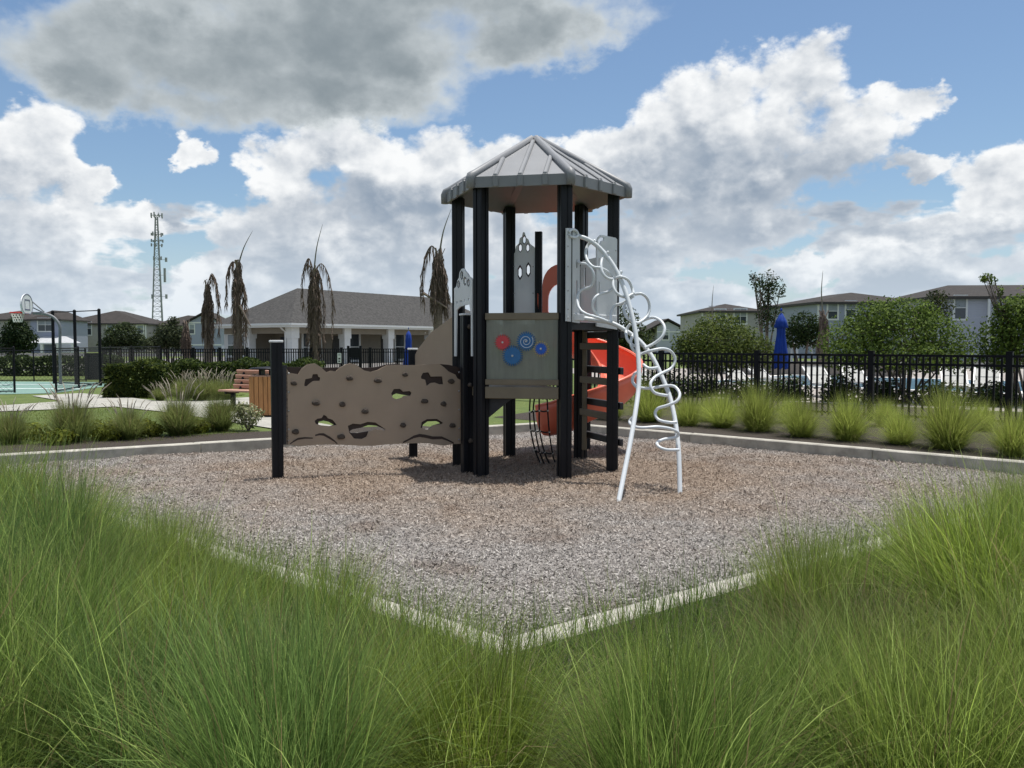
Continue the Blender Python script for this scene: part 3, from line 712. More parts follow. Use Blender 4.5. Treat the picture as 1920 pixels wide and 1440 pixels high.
# dark backing layer, showing in the scallops and through the cut outs
btop = [(222, 318), (380, 322), (470, 330), (545, 326), (660, 322), (780, 326), (860, 326), (960, 324), (1020, 318), (1100, 297), (1200, 293), (1300, 310), (1450, 305), (1560, 292), (1650, 300), (1746, 325)]
bbot = [(1746, 985), (1400, 975), (900, 985), (222, 985)]
see = [[(1455, 484), (1480, 464), (1520, 460), (1560, 476), (1520, 488)],
       [(1148, 590), (1155, 566), (1185, 552), (1235, 562), (1300, 572), (1250, 582), (1225, 598), (1180, 608)],
       [(500, 832), (505, 800), (545, 790), (590, 800), (640, 828), (600, 842), (540, 842)],
       [(775, 885), (800, 868), (880, 852), (940, 830), (1010, 835), (1092, 868), (1068, 880), (1000, 872), (930, 886), (850, 900), (785, 900)],
       [(1412, 862), (1420, 828), (1460, 798), (1540, 795), (1580, 815), (1505, 836), (1470, 870)]]
ww.sheet(zz(btop + bbot), [zz(c) for c in see], -0.045, -0.012).build('backing_layer', M_brown, cw)
def strip(line, w):
    """raised dark contour line on the board"""
    pts = [ww.uv(*p) for p in zz(line)]; up_l = []; dn = []
    for k, p in enumerate(pts):
        f = w * (0.35 + 0.65 * math.sin(math.pi * min(max(k / (len(pts) - 1), 0.08), 0.92))); up_l.append((p[0], p[1] + f)); dn.append((p[0], p[1] - f))
    MB().sheet(up_l + dn[::-1], [], ww.O, ww.ex, ww.ey, ww.n, 0.018, 0.023).build('contour_line', M_brown, cw)
strip([(250, 992), (285, 968), (320, 948), (380, 940), (450, 942)], 0.012); strip([(470, 918), (510, 908), (545, 910), (600, 940), (640, 968), (665, 992)], 0.016)
strip([(1240, 980), (1290, 955), (1335, 930), (1385, 918), (1440, 926), (1500, 940), (1580, 938), (1630, 958), (1685, 985)], 0.020)
def hold_mesh(seed):
    rn = random.Random(seed); bm = bmesh.new(); bmesh.ops.create_icosphere(bm, subdivisions=2, radius=1.0)
    for v in bm.verts:
        c = v.co.copy(); k = 1 + 0.28 * mnoise.noise(c * 1.4 + Vector((seed * 3.1, 0, 0)))
        v.co = Vector((c.x * k, c.y * 0.7 * k, c.z * k * 0.85 * (1.15 if c.z > 0 else 0.9)))
        if c.y < -0.6 and abs(c.x) < 0.5: v.co.y += 0.28
    me = bpy.data.meshes.new('hand_hold'); bm.to_mesh(me); bm.free(); me.materials.append(M_hold); me.polygons.foreach_set('use_smooth', [True] * len(me.polygons)); return me
HM = [hold_mesh(i) for i in range(5)]
wz = math.atan2(ww.ex2.y, ww.ex2.x)
for i, h in enumerate([(285, 460), (772, 418), (1020, 440), (1258, 385), (1662, 445), (480, 637), (708, 648), (908, 710), (1428, 620), (1595, 643), (300, 888), (697, 932), (1240, 830), (1672, 833)]):
    u, z = ww.uv(*zz([h])[0]); p = ww.pt(u, z, 0.032)
    place('hand_hold', HM[i % 5], cw, p, wz, (0.038 + 0.006 * (i % 3), 0.04, 0.036))
MB().box(ww.pt(0.085, 0.87), (0.035, 0.02, 0.46), Matrix.Rotation(wz, 3, 'Z')).build('mount', M_core, cw)
u_, _z = ww.uv(866, 700); MB().box(ww.pt(u_ + 0.01, 0.85), (0.025, 0.02, 0.47), Matrix.Rotation(wz, 3, 'Z')).build('mount', M_core, cw)
# sloping side panel behind it
ws = Wall(W3, pF, 0.0); u1 = ws.len - 0.06
sb = MB().sheet([(0.065, 0.72), (0.065, 1.43), (0.14, 1.52), (0.40, 1.73), (u1, ws.uv(856, 590)[1]), (u1, 0.72)], [], ws.O, ws.ex, ws.ey, ws.n, -0.01, 0.012).build('side_panel', M_tan, play)
# climbing post with three holds between the left posts
wp_a = math.atan2((pA - pF).y, (pA - pF).x); cp = P(876, 800, 10.36).to_2d()
cpost = post(cp, wp_a, 0.135, -0.15, 1.93, 'climbing_post', cap=M_white)
for i, (x, y) in enumerate(((880, 613), (881, 722), (882, 827))):
    q = P(x, y, 10.27); place('hand_hold', HM[(i + 2) % 5], cpost, q, wp_a, (0.032, 0.045, 0.034))
# --- spiral slide
slide = empty('spiral_slide', (1.12, 12.45, 0)); slide.parent = play; slide.matrix_parent_inverse = parent_inv(play)
SC = Vector((1.12, 12.45)); SR = 0.47
path = []; ent = Vector((0.668, 11.66))
for k in range(4):
    t = k / 4; a = R(186); q = SC + rot2(a) * SR; p = ent.lerp(q, t); path.append((p, 1.80 - 0.08 * t, (Vector((SC.x, SC.y)) - q).normalized() * -1))
NS = 44
for k in range(NS + 1):
    t = k / NS; a = R(186 - 322 * t); path.append((SC + rot2(a) * SR, 1.72 - 1.43 * (t ** 0.95), rot2(a)))
a = R(186 - 322); tg = Vector((math.sin(a), -math.cos(a)))
for k in range(1, 4): path.append((SC + rot2(a) * SR + tg * 0.10 * k, 0.29 - 0.02 * k, rot2(a)))
prof = [(0.30, 0.46), (0.335, 0.455), (0.325, 0.36), (0.30, 0.22), (0.245, 0.09), (0.16, 0.02), (0.05, 0.0), (-0.08, 0.005), (-0.18, 0.05), (-0.235, 0.15), (-0.25, 0.27), (-0.285, 0.275)]
inn = [(s_ - (0.026 if s_ > 0.2 else (-0.026 if s_ < -0.15 else 0)), h + (0.026 if abs(s_) < 0.25 else 0.0)) for s_, h in prof]
ring = prof + inn[::-1]; n = len(ring); vs = []; fs = []
for (p, z, o_) in path:
    for (s_, h) in ring: vs.append((p.x + o_.x * s_, p.y + o_.y * s_, z + h))
for k in range(len(path) - 1):
    for q in range(n):
        a_, b_ = k * n + q, k * n + (q + 1) % n; fs.append((a_, b_, b_ + n, a_ + n))
for k in (0, len(path) - 1):
    for q in range(len(prof) - 1):
        i0 = k * n; fs.append((i0 + q, i0 + q + 1, i0 + n - 2 - q, i0 + n - 1 - q))
m = MB(); m.v = vs; m.f = fs; m.build('chute', M_red, slide, smooth=True)
lip = [Vector((p.x + o_.x * 0.318, p.y + o_.y * 0.318, z + 0.455)) for p, z, o_ in path]
MB().tube(lip, 0.024, 8).build('rim', M_red, slide, smooth=True)
lip = [Vector((p.x - o_.x * 0.268, p.y - o_.y * 0.268, z + 0.27)) for p, z, o_ in path]
MB().tube(lip, 0.02, 8).build('rim', M_red, slide, smooth=True)
MB().tube([V3(SC, -0.1), V3(SC, 1.5)], 0.045, 10).build('support_pole', M_post, slide)
wh = Wall(pD, pE, -0.05); wh.n = -wh.n
arc = lambda cx, cy, rx, ry, a0, a1, k=12: [(cx + rx * math.cos(R(a0 + (a1 - a0) * i / k)), cy - ry * math.sin(R(a0 + (a1 - a0) * i / k))) for i in range(k + 1)]
hood = [(1084, 592)] + arc(1051, 536, 33, 40, 0, 180) + [(1018, 592), (1028, 592)] + arc(1051, 562, 23, 30, 180, 0) + [(1074, 592)]
wh.sheet(hood, [], -0.02, 0.05).build('hood', M_red, slide)
wh.sheet([(1018, 610), (1018, 585), (1029, 585), (1029, 610)], [], -0.021, 0.052).build('hood_foot', M_red, slide)
# --- rope net below the low deck
net = empty('rope_net', (0.3, 10.75, 0)); net.parent = play; net.matrix_parent_inverse = parent_inv(play)
cols_ = [[(994, 748), (993, 772), (995, 806), (1003, 843), (1013, 868)], [(1002, 748), (1000, 770), (1004, 808), (1012, 848), (1021, 871)], [(1011, 748), (1011, 770), (1012, 808), (1021, 848), (1032, 873)], [(1026, 748), (1027, 770), (1030, 810), (1036, 850), (1043, 874)]]
zN = [10.55, 10.58, 10.68, 10.85, 11.0]
pts3 = [[P(x, y, zN[i] + 0.05 * k) for i, (x, y) in enumerate(c)] for k, c in enumerate(cols_)]
for c in pts3: MB().tube(catmull(c, 5), 0.011, 6).build('rope', M_rope, net, smooth=True)
for i in (1, 2, 3):
    l = [c[i] for c in pts3]; l2 = []
    for a_, b_ in zip(l, l[1:]): l2 += [a_, (a_ + b_) / 2 - Vector((0, 0, 0.012))]
    MB().tube(catmull(l2 + [l[-1]], 4), 0.010, 6).build('rope', M_rope, net, smooth=True)
    for a_ in l: MB().box(a_, (0.012, 0.012, 0.009)).build('clamp', M_steel, net)
for c in pts3: MB().box(c[-1] + Vector((0, 0, 0.01)), (0.014, 0.014, 0.012)).build('clamp', M_steel, net)
# --- white loop climber
loopc = empty('loop_climber', P(1216, 930, 8.65)); loopc.parent = play; loopc.matrix_parent_inverse = parent_inv(play)
def pts(l): return [P(x, y, z) for x, y, z in l]
r1 = pts([(1064, 443, 9.93), (1078, 442, 9.93), (1100, 448, 9.92), (1122, 463, 9.92), (1142, 486, 9.88), (1158, 512, 9.82), (1170, 540, 9.75), (1180, 572, 9.66), (1189, 610, 9.56), (1195, 650, 9.46), (1198, 690, 9.34), (1197, 730, 9.22), (1191, 775, 9.03), (1182, 828, 8.82), (1171, 884, 8.60), (1158, 950, 8.34)])
r2 = pts([(1062, 592, 9.95), (1095, 597, 10.0), (1130, 602, 10.0), (1150, 607, 9.98), (1172, 619, 9.94), (1200, 640, 9.87), (1222, 668, 9.76), (1240, 704, 9.63), (1256, 745, 9.48), (1266, 790, 9.30), (1272, 840, 9.12), (1274, 885, 8.99), (1275, 932, 8.86)])
MB().tube(catmull(r1, 6), 0.026, 12).build('rail', M_tube, loopc, smooth=True)
MB().tube(catmull(r2, 6), 0.026, 12).build('rail', M_tube, loopc, smooth=True)
def zA(l): return [(800 + x * 0.26042, 240 + y * 0.26042) for x, y in l]
def zB(l): return [(1080 + x * 0.19452, 400 + y * 0.19452) for x, y in l]
def zC(l): return [(800 + x * 0.27778, 560 + y * 0.27778) for x, y in l]
LOOPS = [zA([(1080, 790), (1050, 850), (1060, 930), (1100, 970), (1150, 980), (1190, 1020), (1205, 1080), (1185, 1140), (1130, 1160), (1095, 1190), (1085, 1240), (1100, 1300), (1150, 1340), (1250, 1372), (1325, 1402)]),
         zA([(1212, 810), (1163, 840), (1145, 900), (1160, 960), (1200, 1000), (1250, 1008), (1310, 1040), (1345, 1090), (1345, 1140), (1310, 1178), (1250, 1195), (1210, 1225), (1195, 1280), (1220, 1340), (1280, 1382), (1330, 1405)]),
         zA([(1312, 890), (1270, 930), (1255, 990), (1270, 1050), (1310, 1085), (1365, 1080), (1405, 1030)]),
         zA([(1345, 1085), (1343, 1140), (1370, 1190), (1430, 1218), (1485, 1195)]), zA([(1352, 1083), (1400, 1072), (1450, 1095), (1478, 1150), (1490, 1195)]),
         zA([(1498, 1197), (1550, 1195), (1590, 1230), (1605, 1290), (1590, 1350), (1540, 1395), (1500, 1402), (1445, 1370), (1420, 1310), (1440, 1250), (1490, 1208)]),
         zB([(340, 1050), (335, 980), (370, 895), (450, 865), (530, 815)]),
         zB([(610, 1052), (690, 1015), (755, 1005), (820, 1040), (855, 1110), (830, 1190), (750, 1255), (660, 1300)]),
         zB([(525, 1065), (485, 1125), (490, 1205), (540, 1265), (600, 1290)]), zB([(600, 1125), (545, 1180), (528, 1260), (565, 1330), (630, 1360)]),
         zC([(1450, 372), (1520, 350), (1595, 338), (1650, 358), (1677, 410), (1652, 468), (1590, 502), (1538, 532), (1510, 580), (1540, 636), (1625, 655)]),
         zC([(1462, 445), (1500, 470), (1558, 466)]), zC([(1442, 488), (1402, 510), (1390, 560), (1420, 600)]),
         zC([(1415, 598), (1500, 606), (1600, 590), (1670, 592), (1707, 640), (1690, 690), (1620, 722), (1560, 742), (1543, 780), (1570, 820), (1640, 836), (1688, 834)]),
         zC([(1402, 793), (1370, 828), (1390, 858), (1450, 872), (1560, 866), (1650, 880), (1697, 905), (1680, 935), (1600, 950), (1556, 972), (1568, 1000), (1620, 1020), (1700, 1020)])]
def zloop(y): return float(np.interp(y, [440, 600, 700, 800, 900], [9.93, 9.72, 9.44, 9.10, 8.84]))
for k, l in enumerate(LOOPS):
    q = [P(x, y, zloop(y) + 0.07 * math.sin(i * 0.9 + k) * (0 if i in (0, len(l) - 1) else 1)) for i, (x, y) in enumerate(l)]
    MB().tube(catmull(q, 5), 0.0172, 10).build('loop_rung', M_tube, loopc, smooth=True)
MB().tube(catmull([we.pt(*we.uv(x, y), 0.03) for x, y in ((1063, 436), (1068, 431), (1076, 433), (1080, 441), (1074, 446), (1064, 443))], 5), 0.016, 8).build('handle', M_tube, loopc, smooth=True)

# --- bolts that hold boards and rails
bolt_me = MB().lathe((0, 0, 0), [(0.011, 0), (0.011, 0.004), (0.006, 0.009)], 8).mesh('bolt', M_steel)
def bolt(wall, px, py, t, parent):
    u, z = wall.uv(px, py); o = bpy.data.objects.new('bolt', bolt_me); COL.objects.link(o)
    o.location = wall.pt(u, z, t); o.rotation_euler = wall.n.to_track_quat('Z', 'Y').to_euler(); o.parent = parent; o.matrix_parent_inverse = parent_inv(parent)
for y in (440, 462, 500, 545, 580, 596): bolt(we, 1062.5, y, 0.018, e1)
for y in (470, 520, 570, 606): bolt(we, 1152.5, y, 0.018, e2)
for y in (700, 735, 770, 805, 826):
    bolt(ww, 541, y, 0.02, cw); bolt(ww, 860, y - 2, 0.02, cw)
for x in (965, 1000):
    for y in (500, 550): bolt(wb, x, y, 0.018, bp_)

# ------------------------------------------------------------------ plants
def blades(n, rng, r0, L0, L1, lean0, lean1, droop, w, c_lo, c_hi, tip, seg=4, dead=0.05, stray=0.0, tint=None):
    """n ribbon blades of a tussock: arching outwards from a small base disc; returns verts, tris, colours"""
    ph = rng.uniform(0, 2 * np.pi, n); rr = r0 * np.sqrt(rng.random(n))
    bx = rr * np.cos(ph); by = rr * np.sin(ph)
    az = ph + rng.normal(0, 0.9, n)
    f = rng.random(n)
    lean = lean0 + (lean1 - lean0) * f ** 1.3 + rng.normal(0, 0.05, n)
    L = (L0 + (L1 - L0) * rng.beta(1.7, 1.9, n)) * (1 - 0.12 * f)
    st = rng.random(n) < stray
    lean[st] += rng.uniform(0.2, 0.7, st.sum())
    dr = droop * (0.4 + 0.9 * rng.random(n)) * (0.35 + f)
    dr[st] *= 1.8
    sidew = rng.normal(0, 0.10, n)
    pts = []; pos = np.stack([bx, by, np.full(n, -0.02)], 1); ang = lean.copy(); a2 = az.copy()
    pts.append(pos.copy()); step = L / seg
    for k in range(seg):
        d = np.stack([np.sin(ang) * np.cos(a2), np.sin(ang) * np.sin(a2), np.cos(ang)], 1)
        pos = pos + d * step[:, None]; pts.append(pos.copy())
        ang = ang + dr * (0.5 + 0.5 * k); a2 = a2 + sidew
    tw = rng.uniform(0, np.pi, n)
    sx_ = np.stack([-np.sin(az) * np.cos(tw) + np.cos(az) * np.sin(tw) * .6, np.cos(az) * np.cos(tw) + np.sin(az) * np.sin(tw) * .6, 0.25 * np.sin(tw)], 1)
    ww_ = w * rng.uniform(0.7, 1.25, n); ww_[rng.random(n) < 0.10] *= 1.8
    V = []; 
    for k in range(seg):
        t = k / seg; wk = (ww_ * (1 - 0.75 * t))[:, None]
        V += [pts[k] - sx_ * wk, pts[k] + sx_ * wk]
    V.append(pts[seg]); nv = 2 * seg + 1
    V = np.stack(V, 1).reshape(-1, 3)
    tri = []
    for k in range(seg - 1): a = 2 * k; tri += [(a, a + 1, a + 3), (a, a + 3, a + 2)]
    tri.append((2 * seg - 2, 2 * seg - 1, 2 * seg))
    T = (np.arange(n) * nv)[:, None, None] + np.array(tri)[None]; T = T.reshape(-1, 3)
    c = np.array(c_lo)[None] + (np.array(c_hi) - np.array(c_lo))[None] * rng.random(n)[:, None]
    c = c * rng.uniform(0.7, 1.25, n)[:, None]; pale = rng.random(n) < 0.10; c[pale] = c[pale] * 1.3 + np.array((0.03, 0.045, 0.005))
    dd = rng.random(n) < dead
    c[dd] = np.array((0.26, 0.21, 0.10)) * rng.uniform(0.7, 1.15, dd.sum())[:, None]
    C = np.zeros((n, nv, 3)); tip = np.array(tip)
    for k in range(nv):
        t = min(1.0, (k // 2) / seg); C[:, k] = c * (1 - 0.55 * t) + tip[None] * 0.55 * t * (c.mean(1) / np.mean(c_hi))[:, None]
    C[dd] = c[dd][:, None]
    return V, T, C.reshape(-1, 3)
M_grass = mat('grass blade', (0.1, 0.15, 0.04), 0.5, attr='Col', translucent=0.55, spec=0.25, objvar=0.16)
def plumes(n, rng, r0, h, c):
    """seed heads on thin stems"""
    m = MB(); 
    for k in range(n):
        a = rng.uniform(0, 6.28); le = rng.uniform(0.05, 0.45); hh = h * rng.uniform(0.75, 1.1)
        b = Vector((r0 * math.cos(a) * .4, r0 * math.sin(a) * .4, 0)); d = Vector((math.cos(a) * math.sin(le), math.sin(a) * math.sin(le), math.cos(le)))
        p1 = b + d * hh * 0.68; p2 = p1 + (d + Vector((math.cos(a) * .15, math.sin(a) * .15, 0))).normalized() * hh * .16; p3 = p2 + (d + Vector((math.cos(a) * .55, math.sin(a) * .55, -.1))).normalized() * hh * .15
        m.tube([b, b + d * hh * .4, p1], 0.0022, 3, cap=False)
        m.tube([p1, (p1 + p2) / 2, p2, (p2 + p3) / 2, p3], [0.003, 0.008, 0.009, 0.007, 0.002], 5)
    return m
# --- foreground: big soft tussocks between the camera and the kerb
FG = []
specs = [(3500, 0.24, 0.45, 1.20, 0.02, 0.80, 0.17, (0.040, 0.105, 0.016), (0.185, 0.310, 0.052), (0.27, 0.38, 0.08)),
         (3500, 0.26, 0.40, 1.15, 0.04, 1.05, 0.20, (0.052, 0.110, 0.014), (0.215, 0.320, 0.048), (0.30, 0.39, 0.08)),
         (3200, 0.22, 0.45, 1.28, 0.02, 0.65, 0.14, (0.034, 0.095, 0.022), (0.160, 0.285, 0.058), (0.25, 0.36, 0.09)),
         (3500, 0.30, 0.40, 1.10, 0.10, 1.25, 0.18, (0.045, 0.100, 0.014), (0.185, 0.290, 0.046), (0.28, 0.36, 0.08)),
         (3500, 0.24, 0.45, 1.20, 0.05, 0.95, 0.22, (0.030, 0.088, 0.020), (0.145, 0.270, 0.056), (0.24, 0.35, 0.09)),
         (3100, 0.22, 0.40, 1.20, 0.04, 0.75, 0.17, (0.056, 0.120, 0.012), (0.230, 0.340, 0.042), (0.31, 0.41, 0.07)),
         (1500, 0.22, 0.50, 1.15, 0.02, 0.55, 0.12, (0.075, 0.145, 0.018), (0.220, 0.325, 0.050), (0.32, 0.41, 0.09)),
         (1700, 0.26, 0.45, 1.05, 0.05, 0.90, 0.18, (0.065, 0.135, 0.020), (0.210, 0.315, 0.052), (0.30, 0.40, 0.09))]
for i, s_ in enumerate(specs):
    rng = np.random.default_rng(100 + i)
    V, T, C = blades(s_[0], rng, s_[1], s_[2], s_[3], s_[4], s_[5], s_[6], 0.0021, [s_[7][0] * 1.24, s_[7][1] * 1.12, s_[7][2] * 1.3], [s_[8][0] * 1.24, s_[8][1] * 1.12, s_[8][2] * 1.35], [s_[9][0] * 1.2, s_[9][1] * 1.08, s_[9][2] * 1.35], seg=5, dead=0.05, stray=0.12)
    k_ = 400 if i < 6 else 90
    V2, T2, C2 = blades(k_, rng, s_[1] * 1.4, 0.65, 1.30, 0.10, 1.25, 0.13, 0.0026, (0.18, 0.28, 0.05), (0.36, 0.48, 0.12), (0.48, 0.54, 0.19), seg=5, dead=0.18, stray=0.3)
    V3_, T3, C3 = blades(k_, rng, s_[1] * 1.6, 0.25, 0.75, 0.5, 1.6, 0.30, 0.0028, (0.12, 0.16, 0.05), (0.24, 0.27, 0.10), (0.40, 0.38, 0.18), seg=5, dead=0.35, stray=0.3)
    V = np.concatenate([V, V2, V3_]); T = np.concatenate([T, T2 + len(V) - len(V2) - len(V3_), T3 + len(V) - len(V3_)]); C = np.concatenate([C, C2, C3])
    FG.append(np_mesh('grass_tussock', V, T, M_grass, C))
FGS = FG[6:]; FG = FG[:6]
V, T, C = blades(2600, np.random.default_rng(77), 0.35, 0.25, 0.70, 0.5, 1.55, 0.20, 0.0022, (0.10, 0.13, 0.04), (0.22, 0.24, 0.09), (0.36, 0.33, 0.17), seg=5, dead=0.6, stray=0.2)
FGD = [np_mesh('grass_tussock', V, T, M_grass, C)]
def tussock(x, y, k, s, label, group, meshes=FG, rz=None, sz=None, name='grass_tussock', z=ZG, cat='grass tussock', lean=(0, 0)):
    o = bpy.data.objects.new(name, meshes[k % len(meshes)]); COL.objects.link(o)
    o.location = (x, y, z); o.rotation_euler = (lean[0], lean[1], random.uniform(0, 6.28) if rz is None else rz); o.scale = (s, s, s * (1 if sz is None else sz))
    return tag(o, label, cat, group)
FGP = [(-2.50, 4.45, .98, 4), (-1.95, 3.85, .74, 0), (-3.25, 5.20, .95, 5), (-3.05, 4.20, 1.0, 2), (-4.3, 6.1, .95, 1), (-5.3, 7.1, .95, 5), (-1.38, 3.55, .62, 5), (-0.88, 3.10, .56, 4), (-0.42, 2.98, .70, 1), (-0.12, 2.62, .66, 5), (-1.22, 2.72, .80, 4), (-0.66, 2.38, .76, 2), (-1.78, 2.95, .92, 0), (-2.35, 3.40, .95, 4), (-1.72, 2.35, .85, 3),
       (2.40, 4.15, .98, 5), (3.25, 4.95, .95, 1), (3.05, 3.95, .95, 0), (4.3, 5.7, .95, 5), (5.3, 6.5, .95, 1), (1.48, 3.40, .58, 3), (1.92, 3.02, .76, 1), (1.02, 2.98, .58, 0), (1.28, 2.50, .72, 1), (0.56, 2.92, .50, 5), (0.46, 2.40, .72, 0), (1.80, 2.42, .80, 3), (2.45, 3.15, .90, 1), (3.4, 4.4, .9, 5)]
ordw = ('first', 'second', 'third', 'fourth', 'fifth', 'sixth', 'seventh', 'eighth', 'ninth', 'tenth', 'eleventh', 'twelfth', 'thirteenth', 'fourteenth', 'fifteenth')
lf = sorted([q for q in FGP if q[0] < 0], key=lambda q: q[0] / q[1]); rf_ = sorted([q for q in FGP if q[0] > 0], key=lambda q: -q[0] / q[1])
for side, lst in (('left', lf), ('right', rf_)):
    for j, (x, y, s, k) in enumerate(lst):
        tussock(x, y, k, s, '%s soft green foreground grass tussock counted inwards from the %s edge' % (ordw[j], side), 'soft grass tussocks in the foreground', lean=(random.uniform(-.22, .22), random.uniform(-.22, .22)), sz=random.uniform(.90, 1.06))
spl = [(0.75, dFL, nFL, 'left'), (1.35, dFL, nFL, 'left'), (2.0, dFL, nFL, 'left'), (2.7, dFL, nFL, 'left'), (3.5, dFL, nFL, 'left'), (4.4, dFL, nFL, 'left'), (5.4, dFL, nFL, 'left'), (6.5, dFL, nFL, 'left'),
       (1.45, dFR, nFR, 'right'), (2.15, dFR, nFR, 'right'), (2.9, dFR, nFR, 'right'), (3.7, dFR, nFR, 'right'), (4.6, dFR, nFR, 'right'), (5.6, dFR, nFR, 'right')]
for i, (t, dd, nn, w_) in enumerate(spl):
    p = KN + dd * t + nn * (0.42 + .10 * (i % 3)); j = i if i < 8 else i - 8
    o = tussock(p.x, p.y, i, 0.56 + .05 * (i % 3), '%s sparse see-through grass tussock from the corner at the front %s kerb' % (ordw[j], w_), 'sparse tussocks at the front kerbs', FGS)
    ax_ = Vector((nn.y, -nn.x, 0)); o.rotation_euler = (Matrix.Rotation(0.16, 3, ax_) @ Matrix.Rotation(i * 1.3, 3, 'Z')).to_euler()
tussock(1.55, 3.75, 0, 0.95, 'flattened dry brownish grass tussock among the green ones on the right', 'soft grass tussocks in the foreground', FGD)
tussock(-1.35, 3.45, 0, 0.7, 'small flattened dry grass tussock among the green ones on the left', 'soft grass tussocks in the foreground', FGD)
# low matted grass and fallen blades between the tussocks
def ground_grass(name, label, n, inside, L0, L1, w, c_lo, c_hi, tip, z=ZG, lean=0.9, seed=5):
    rng = np.random.default_rng(seed)
    V, T, C = blades(n, rng, 0.0, L0, L1, 0.1, lean, 0.22, w, c_lo, c_hi, tip, seg=3, dead=0.08)
    p = inside(n, rng); nv = len(V) // n
    V = V + np.repeat(np.concatenate([p, np.full((n, 1), z)], 1), nv, 0)
    tag(link(name, np_mesh(name, V, T, M_grass, C)), label, 'grass', kind='stuff')
def in_front(n, rng):
    a = rng.random(n); o_ = rng.uniform(0.05, 3.0, n); t = rng.uniform(-0.4, 7.5, n); left = rng.random(n) < 0.5
    k = np.array([KN.x, KN.y]); l = k + t[:, None] * np.array(dFL) + o_[:, None] * np.array(nFL); r_ = k + t[:, None] * np.array(dFR) + o_[:, None] * np.array(nFR)
    p = np.where(left[:, None], l, r_)
    # keep the strip right of the front corner outside the kerb
    ok = ((p - k) @ np.array(nFL) > 0.06) | ((p - k) @ np.array(nFR) > 0.06)
    p[~ok] = k + np.array([0.0, -0.7]); return p
ground_grass('low_grass', 'low matted green grass between the foreground tussocks', 110000, in_front, 0.12, 0.55, 0.0021, (0.050, 0.110, 0.020), (0.165, 0.265, 0.050), (0.25, 0.34, 0.08), lean=1.25)
# --- lawn on the left, tufted
lawn_poly = gp([(-150, 762), (60, 757), (215, 757), (330, 775), (440, 795), (470, 812), (300, 828), (-150, 850)], ZG)
def in_poly_fn(poly):
    P_ = np.array([[q.x, q.y] for q in poly]); lo, hi = P_.min(0), P_.max(0)
    def f(n, rng):
        out = np.zeros((0, 2))
        while len(out) < n:
            q = lo + (hi - lo) * rng.random((n * 2, 2)); c = np.zeros(len(q), bool); j = len(P_) - 1
            for i in range(len(P_)):
                a, b = P_[i], P_[j]; cond = ((a[1] > q[:, 1]) != (b[1] > q[:, 1])) & (q[:, 0] < (b[0] - a[0]) * (q[:, 1] - a[1]) / (b[1] - a[1] + 1e-9) + a[0]); c ^= cond; j = i
            out = np.concatenate([out, q[c]])
        return out[:n]
    return f
ground_grass('mown_grass', 'short mown grass on the left lawn', 42000, in_poly_fn(lawn_poly), 0.03, 0.075, 0.005, (0.085, 0.130, 0.022), (0.200, 0.260, 0.050), (0.27, 0.31, 0.07), lean=0.8, seed=8)
lawn2 = gp([(175, 745), (215, 735), (330, 738), (460, 741), (440, 745), (300, 749), (230, 746)], ZG)
ground_grass('mown_grass', 'short mown grass in front of the hedges', 12000, in_poly_fn(lawn2), 0.04, 0.08, 0.008, (0.100, 0.160, 0.022), (0.220, 0.290, 0.050), (0.27, 0.32, 0.07), lean=0.8, seed=9)
# --- right bed: rounder yellow-green tussocks
RB = []
for i in range(4):
    rng = np.random.default_rng(300 + i)
    V, T, C = blades(3600, rng, 0.12, 0.40, 0.98, 0.02, 1.15, 0.17, 0.0024, (0.155, 0.215, 0.028), (0.350, 0.420, 0.075), (0.48, 0.53, 0.16), seg=4, dead=0.05, stray=0.03)
    RB.append(np_mesh('grass_tussock', V, T, M_grass, C))
rb = [(1155, 788), (1222, 792), (1292, 798), (1350, 804), (1420, 811), (1505, 820), (1592, 827), (1682, 832), (1788, 843), (1893, 852)]
where = ('behind the ladder of the play tower', 'behind the foot of the loop climber', 'just right of the loop climber foot', 'second to the right of the loop climber', 'third to the right of the loop climber', 'fourth to the right of the loop climber', 'fifth to the right of the loop climber', 'sixth to the right of the loop climber', 'last but one before the right edge', 'cut by the right edge of the picture')
for i, (x, y) in enumerate(rb):
    q = G(x + random.uniform(-10, 10), y + random.uniform(-3, 3), ZG); tussock(q.x, q.y, i, (0.80, 0.95, 0.78, 0.86, 1.02, 0.84, 0.92, 0.76, 1.08, 0.98, 1.0)[i], 'yellow-green grass tussock at the fence bed, ' + where[i], 'grass tussocks along the right fence', RB, lean=(random.uniform(-.12, .12), random.uniform(-.12, .12)), sz=random.uniform(.85, 1.12))
# sparse second row close to the fence
for i, (x, y) in enumerate([(1330, 790), (1480, 793), (1660, 800), (1840, 808)]):
    q = G(x, y, ZG); tussock(q.x, q.y, i + 1, 0.7, 'small loose grass tussock close to the fence pickets, ' + ('behind the loop climber side', 'near the second post', 'near the third post', 'near the rightmost post')[i], 'small tussocks at the fence foot', RB)
